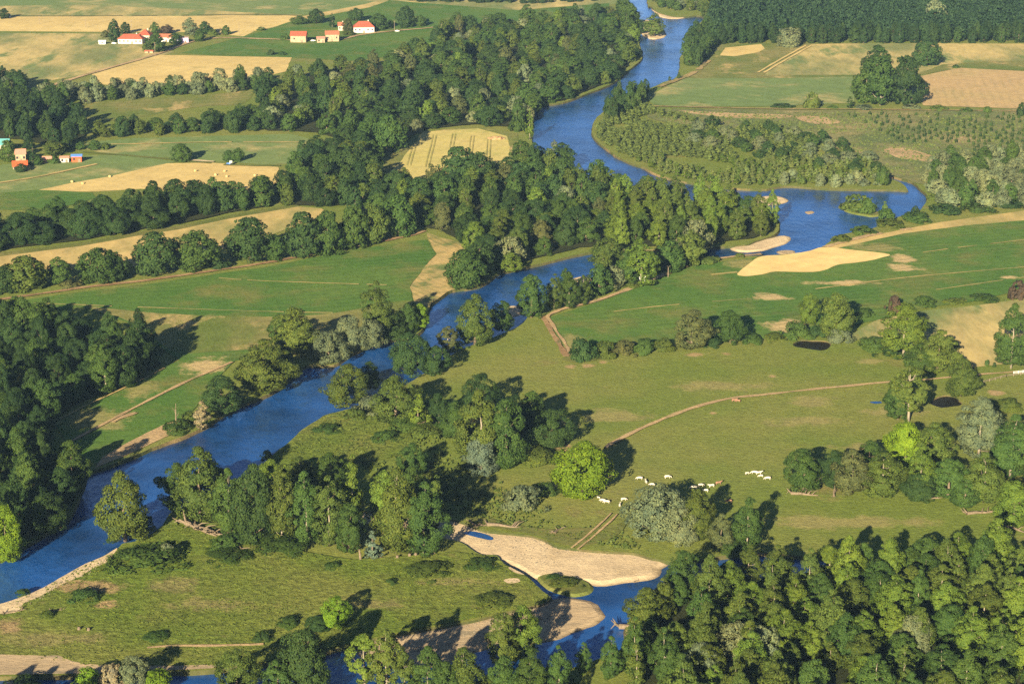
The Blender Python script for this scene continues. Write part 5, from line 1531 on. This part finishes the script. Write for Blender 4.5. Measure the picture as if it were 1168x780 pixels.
def cow_mesh(grazing):
    v = [(0.0, 0, 1.02), (0.5, 0, 1.0), (1.0, 0, 1.05), (-0.5, 0, 1.05), (-0.82, 0, 1.12)]
    e = [(0, 1), (1, 2), (0, 3), (3, 4)]
    r = [.40, .41, .36, .38, .26]
    if grazing:
        hd = [(1.35, 0, .85), (1.6, 0, .45), (1.75, 0, .2)]
    else:
        hd = [(1.35, 0, 1.25), (1.6, 0, 1.4), (1.95, 0, 1.25)]
    n = len(v)
    v += hd
    e += [(2, n), (n, n + 1), (n + 1, n + 2)]
    r += [.22, .19, .11]
    for bx, s, b in ((0.92, .2, 2), (0.86, -.2, 2), (-0.72, .2, 3), (-0.66, -.2, 3)):
        n = len(v)
        k = .08 if bx > 0 else -.1
        v += [(bx, s, .72), (bx + k * .6, s, .4), (bx, s, .06)]
        e += [(b, n), (n, n + 1), (n + 1, n + 2)]
        r += [.17, .09, .075]
    n = len(v)
    v += [(-1.02, 0, 1.0), (-1.06, 0, .5)]
    e += [(4, n), (n, n + 1)]
    r += [.05, .05]
    n = len(v)
    hx = hd[1]
    v += [(hx[0], .24, hx[2] + .12), (hx[0], -.24, hx[2] + .12)]
    e += [(6, n), (6, n + 1)]
    r += [.05, .05]
    return v, e, r


cows = [skin_mesh(*cow_mesh(g), 'cow') for g in (False, True)]
cow_mats = []
for c in cows:
    c.materials.append(M_COW)
calves = []
for c in cows:
    k = c.copy()
    k.materials.clear()
    k.materials.append(M_COWB)
    calves.append(k)
for i, (x, y, rz, g, brown, k, lab) in enumerate((
        (730, 547, 170, 1, 0, 1, 'cream cow grazing, highest of the scattered ones by the lime tree'), (737, 551, 100, 0, 0, .9, 'small cream cow seen end on, between two others'),
        (744.5, 554.5, 160, 1, 0, 1, 'cream cow lowest in the diagonal line of three'), (761, 545.5, 10, 1, 0, 1.05, 'cream cow alone at the top of the herd middle'),
        (688, 572.5, 150, 1, 0, 1, 'cream cow beside the big lime tree, left of a pair'), (692.5, 574, 165, 1, 0, 1, 'cream cow beside the big lime tree, right of a pair'),
        (711, 571, 20, 1, 0, .95, 'cream cow between lime tree and grey willow, upper one'), (707, 577.5, 80, 0, 0, .9, 'cream cow between lime tree and grey willow, lower one'),
        (792, 557.5, 175, 1, 0, 1.05, 'cream cow left in the group above the olive tree'), (799, 555, 20, 1, 0, 1, 'cream cow at the middle of the group above the olive tree'),
        (805, 561, 180, 1, 0, .95, 'cream cow lowest in the group above the olive tree'), (812, 555.5, 200, 0, 0, 1, 'cream cow touching the tree shadow at the herd edge'),
        (852, 541, 30, 1, 0, .8, 'small cream calf left in the far group of cattle'), (861, 540.5, 170, 1, 0, 1.05, 'cream cow in the far group, upper of two'),
        (865, 541, 10, 0, 0, 1, 'cream cow in the far group standing head up'), (868, 544, 185, 1, 0, .8, 'cream calf in the far group, lowest'), (876, 547, 178, 1, 0, 1, 'cream cow rightmost of the whole herd'),
        (683, 568.5, 140, 0, 0, .6, 'tiny cream calf against the lime tree foliage'),
        (819, 552.5, 20, 0, 1, 1, 'brown cow standing at the edge of the tree shadow'), (832, 573, 165, 1, 1, .95, 'brown cow grazing above the lone poplar'),
        (837, 458, 10, 0, 1, .95, 'brown animal on the pasture track, left of two'), (842, 458.6, 170, 1, 1, .9, 'brown animal on the pasture track, right of two'))):
    o = tag(link('cow', (calves if brown else cows)[g]), lab, 'cow', 'cattle grazing in the pasture')
    o.location = at(x, y)
    o.rotation_euler = (0, 0, R(rz))
    o.scale = (0.98 * k,) * 3

# ------------------------------------------------------------------ vehicles
root = tag(empty('tractor', at(262, 188.5), R(200)), 'small white and blue tractor parked by two round trees', 'tractor')
m = MB()
m.box((0.9, 0, 1.15), (2.2, 0.9, 0.9))
m.box((0.2, 0, .75), (3.4, .6, .4))
m.build('hood', M_BLUE, root)
m = MB()
m.box((-0.8, 0, 1.9), (1.5, 1.4, 1.6))
m.box((-0.8, 0, 2.78), (1.7, 1.6, .14))
m.build('cab', M_PAINTW, root)
for nm, x, s, r in (('wheel', -1.1, .85, .85), ('wheel', -1.1, -.85, .85), ('wheel', 1.5, .75, .55), ('wheel', 1.5, -.75, .55)):
    m = MB()
    m.tube([(x, s - .2, r), (x, s + .2, r)], r, 16)
    m.build(nm, M_TYRE, root)


def car(x, y, rz, label):
    root = tag(empty('parked_car', at(x, y), R(rz)), label, 'car')
    m = MB()
    m.box((0, 0, .72), (4.2, 1.7, .7))
    v = [(-1.5, -.8, 1.07), (1.0, -.8, 1.07), (1.0, .8, 1.07), (-1.5, .8, 1.07), (-1.1, -.68, 1.6), (.4, -.68, 1.6), (.4, .68, 1.6), (-1.1, .68, 1.6)]
    m.add(v, [(4, 5, 6, 7), (0, 1, 5, 4), (1, 2, 6, 5), (2, 3, 7, 6), (3, 0, 4, 7)])
    m.build('body', M_PAINTW, root)
    for a in (-1.3, 1.3):
        for s in (-.8, .8):
            q = MB()
            q.tube([(a, s - .12, .34), (a, s + .12, .34)], .34, 14)
            q.build('wheel', M_TYRE, root)
    q = MB()
    q.box((-.35, 0, 1.33), (1.35, 1.53, .3))
    q.build('side_window', M_DARK, root)


car(453, 36.5, 5, 'white car parked by the pole at the red roofed farm')
car(357, 47.5, 12, 'pale car parked between the two barns')
car(130, 50.5, 8, 'white car in front of the far farmhouse')

# ------------------------------------------------------------------ small ground cover: tufts in the coarse meadow and reeds on banks
rs = np.random.RandomState(5)


def tufts(name, px, n, size, tone, label, seed):
    rs = np.random.RandomState(seed)
    poly = [at(*p) for p in px]
    x0, y0, x1, y1 = bbox(poly)
    vs = []
    hx = [h for h in HOLES]
    k = 0
    while k < n:
        x, y = rs.uniform(x0, x1), rs.uniform(y0, y1)
        if not inside(poly, x, y):
            continue
        k += 1
        if noise.noise(Vector((x * .03, y * .03, seed))) + 0.35 * noise.noise(Vector((x * .2, y * .2, seed))) < rs.uniform(-0.5, 0.35):
            continue
        if any(inside(h, x, y) for h in hx):
            continue
        h = size * rs.uniform(.5, 1.3)
        for _ in range(3):
            a = rs.uniform(0, 6.28)
            c, s = math.cos(a) * h * .8, math.sin(a) * h * .8
            l = rs.normal(size=2) * h * .25
            q = rs.uniform(-.4, .4, 2) * h
            vs += [(x + q[0] - c, y + q[1] - s, 0), (x + q[0] + c, y + q[1] + s, 0), (x + q[0] + c * .6 + l[0], y + q[1] + s * .6 + l[1], h), (x + q[0] - c * .6 + l[0], y + q[1] - s * .6 + l[1], h)]
    v = np.array(vs)
    o = link(name, mesh_np(name, v, np.arange(len(v)).reshape(-1, 4)), M_LEAF)
    o.color = (*tone, 1)
    return tag(o, label, 'grass', None, 'stuff')


tufts('grass_tufts', [(0, 694), (51, 672), (98, 645), (160, 619), (200, 596), (300, 622), (400, 640), (520, 630), (560, 636), (600, 655), (622, 684), (557, 702), (457, 721), (385, 737), (340, 751), (240, 761), (150, 768), (0, 745)],
      16000, 0.55, (0.085, 0.105, 0.022), 'coarse grass tufts covering the meadow inside the bend', 3)
tufts('bank_weeds', [(300, 530), (380, 475), (470, 440), (520, 505), (640, 600), (700, 600), (740, 630), (640, 615), (520, 590), (400, 540)], 5000, 0.7, (0.06, 0.08, 0.02), 'weeds and reeds of the inner bank', 12)
tufts('scrub_weeds', [(742, 128), (870, 128), (1168, 132), (1168, 205), (1060, 205), (1000, 195), (900, 158), (760, 142)], 7000, 0.9, (0.075, 0.095, 0.03), 'rough weeds between the plantation saplings', 14)

def stones(px, n, z, seed, label):
    rs = np.random.RandomState(seed)
    poly = [at(*p, z) for p in px]
    x0, y0, x1, y1 = bbox(poly)
    mb = MB()
    k = 0
    while k < n:
        x, y = rs.uniform(x0, x1), rs.uniform(y0, y1)
        if not inside(poly, x, y) or noise.noise(Vector((x * .06, y * .06, seed))) < rs.uniform(-.3, .5):
            k += 0.2
            continue
        k += 1
        s = rs.uniform(.14, .42)
        q = rs.uniform(.7, 1.3, 6) * s
        v = [(x + q[0], y, z), (x, y + q[1], z), (x - q[2], y, z), (x, y - q[3], z), (x + .2 * q[4], y, z + .7 * s)]
        mb.add(v, [(0, 1, 4), (1, 2, 4), (2, 3, 4), (3, 0, 4)])
    tag(mb.build('river_gravel', plain('river_stone', (0.20, 0.165, 0.12), 0.9, .4, .5)), label, None, None, 'stuff')


stones([(530, 598), (600, 609), (690, 628), (742, 637), (736, 652), (690, 658), (600, 641), (550, 622)], 900, -0.72, 3, 'stones and flotsam strewn over the broad sandbar')
stones([(460, 722), (557, 702), (640, 684), (664, 692), (636, 714), (540, 734), (470, 745)], 900, -0.75, 4, 'stones strewn over the gravel bar')
stones([(0, 690), (74, 660), (130, 632), (124, 640), (90, 662), (20, 698)], 260, 0.5, 6, 'stones along the narrow beach')

# ------------------------------------------------------------------ air, sky, sun, camera
bm = bmesh.new()
bmesh.ops.create_cube(bm, size=1)
me = bpy.data.meshes.new('haze')
bm.to_mesh(me)
bm.free()
m, nt, ns, ln, b = newmat('haze')
ns.remove(b)
pv = nd(ns, 'ShaderNodeVolumePrincipled')
pv.inputs['Color'].default_value = (0.42, 0.68, 1.0, 1)
pv.inputs['Density'].default_value = HAZE = 0.00003
pv.inputs['Anisotropy'].default_value = 0.0
ln.new(pv.outputs[0], ns['Material Output'].inputs['Volume'])
o = link('haze', me, m)
o.scale = (X1 - X0 + 40, Y1 - Y0 + 40, 300)
o.location = ((X0 + X1) / 2, (Y0 + Y1) / 2, 147.5)
tag(o, 'thin summer haze filling the valley air', 'haze', None, 'stuff')

w = bpy.data.worlds.new('World')
SC.world = w
w.use_nodes = True
ns, ln = w.node_tree.nodes, w.node_tree.links
sky = ns.new('ShaderNodeTexSky')
sky.sky_type = 'NISHITA'
sky.sun_disc = False
sky.sun_elevation = R(SUN_EL)
sky.sun_rotation = R(180 + SUN_AZ)
sky.air_density = 0.35
sky.dust_density = 0.2
sky.ozone_density = 2.0
ln.new(sky.outputs[0], ns['Background'].inputs[0])
ns['Background'].inputs[1].default_value = 0.05

sd = bpy.data.lights.new('sun', 'SUN')
sd.energy = 5.0
sd.angle = R(0.5)
sd.color = (1.0, 0.87, 0.61)
so = bpy.data.objects.new('sun', sd)
COL.objects.link(so)
az, el = R(SUN_AZ), R(SUN_EL)
so.rotation_euler = Vector((math.sin(az) * math.cos(el), math.cos(az) * math.cos(el), -math.sin(el))).to_track_quat('-Z', 'Y').to_euler()

cd = bpy.data.cameras.new('camera')
cd.sensor_width = 36
cd.lens = F0 / W0 * 36
cd.clip_end = 9000
cd.clip_start = 1
co = bpy.data.objects.new('camera', cd)
COL.objects.link(co)
co.location = (0, 0, CAM_H)
co.rotation_euler = (R(90) - PITCH, 0, 0)
SC.camera = co
vs = SC.view_settings
vs.view_transform = 'Standard'
vs.look = 'None'
vs.exposure = 1.7
vs.gamma = 1.0
vs.use_curve_mapping = False
SC.cycles.use_denoising = False
SC.cycles.max_bounces = 5
SC.cycles.diffuse_bounces = 2
SC.cycles.transparent_max_bounces = 8
SC.cycles.volume_bounces = 0
SC.cycles.sample_clamp_indirect = 3.0
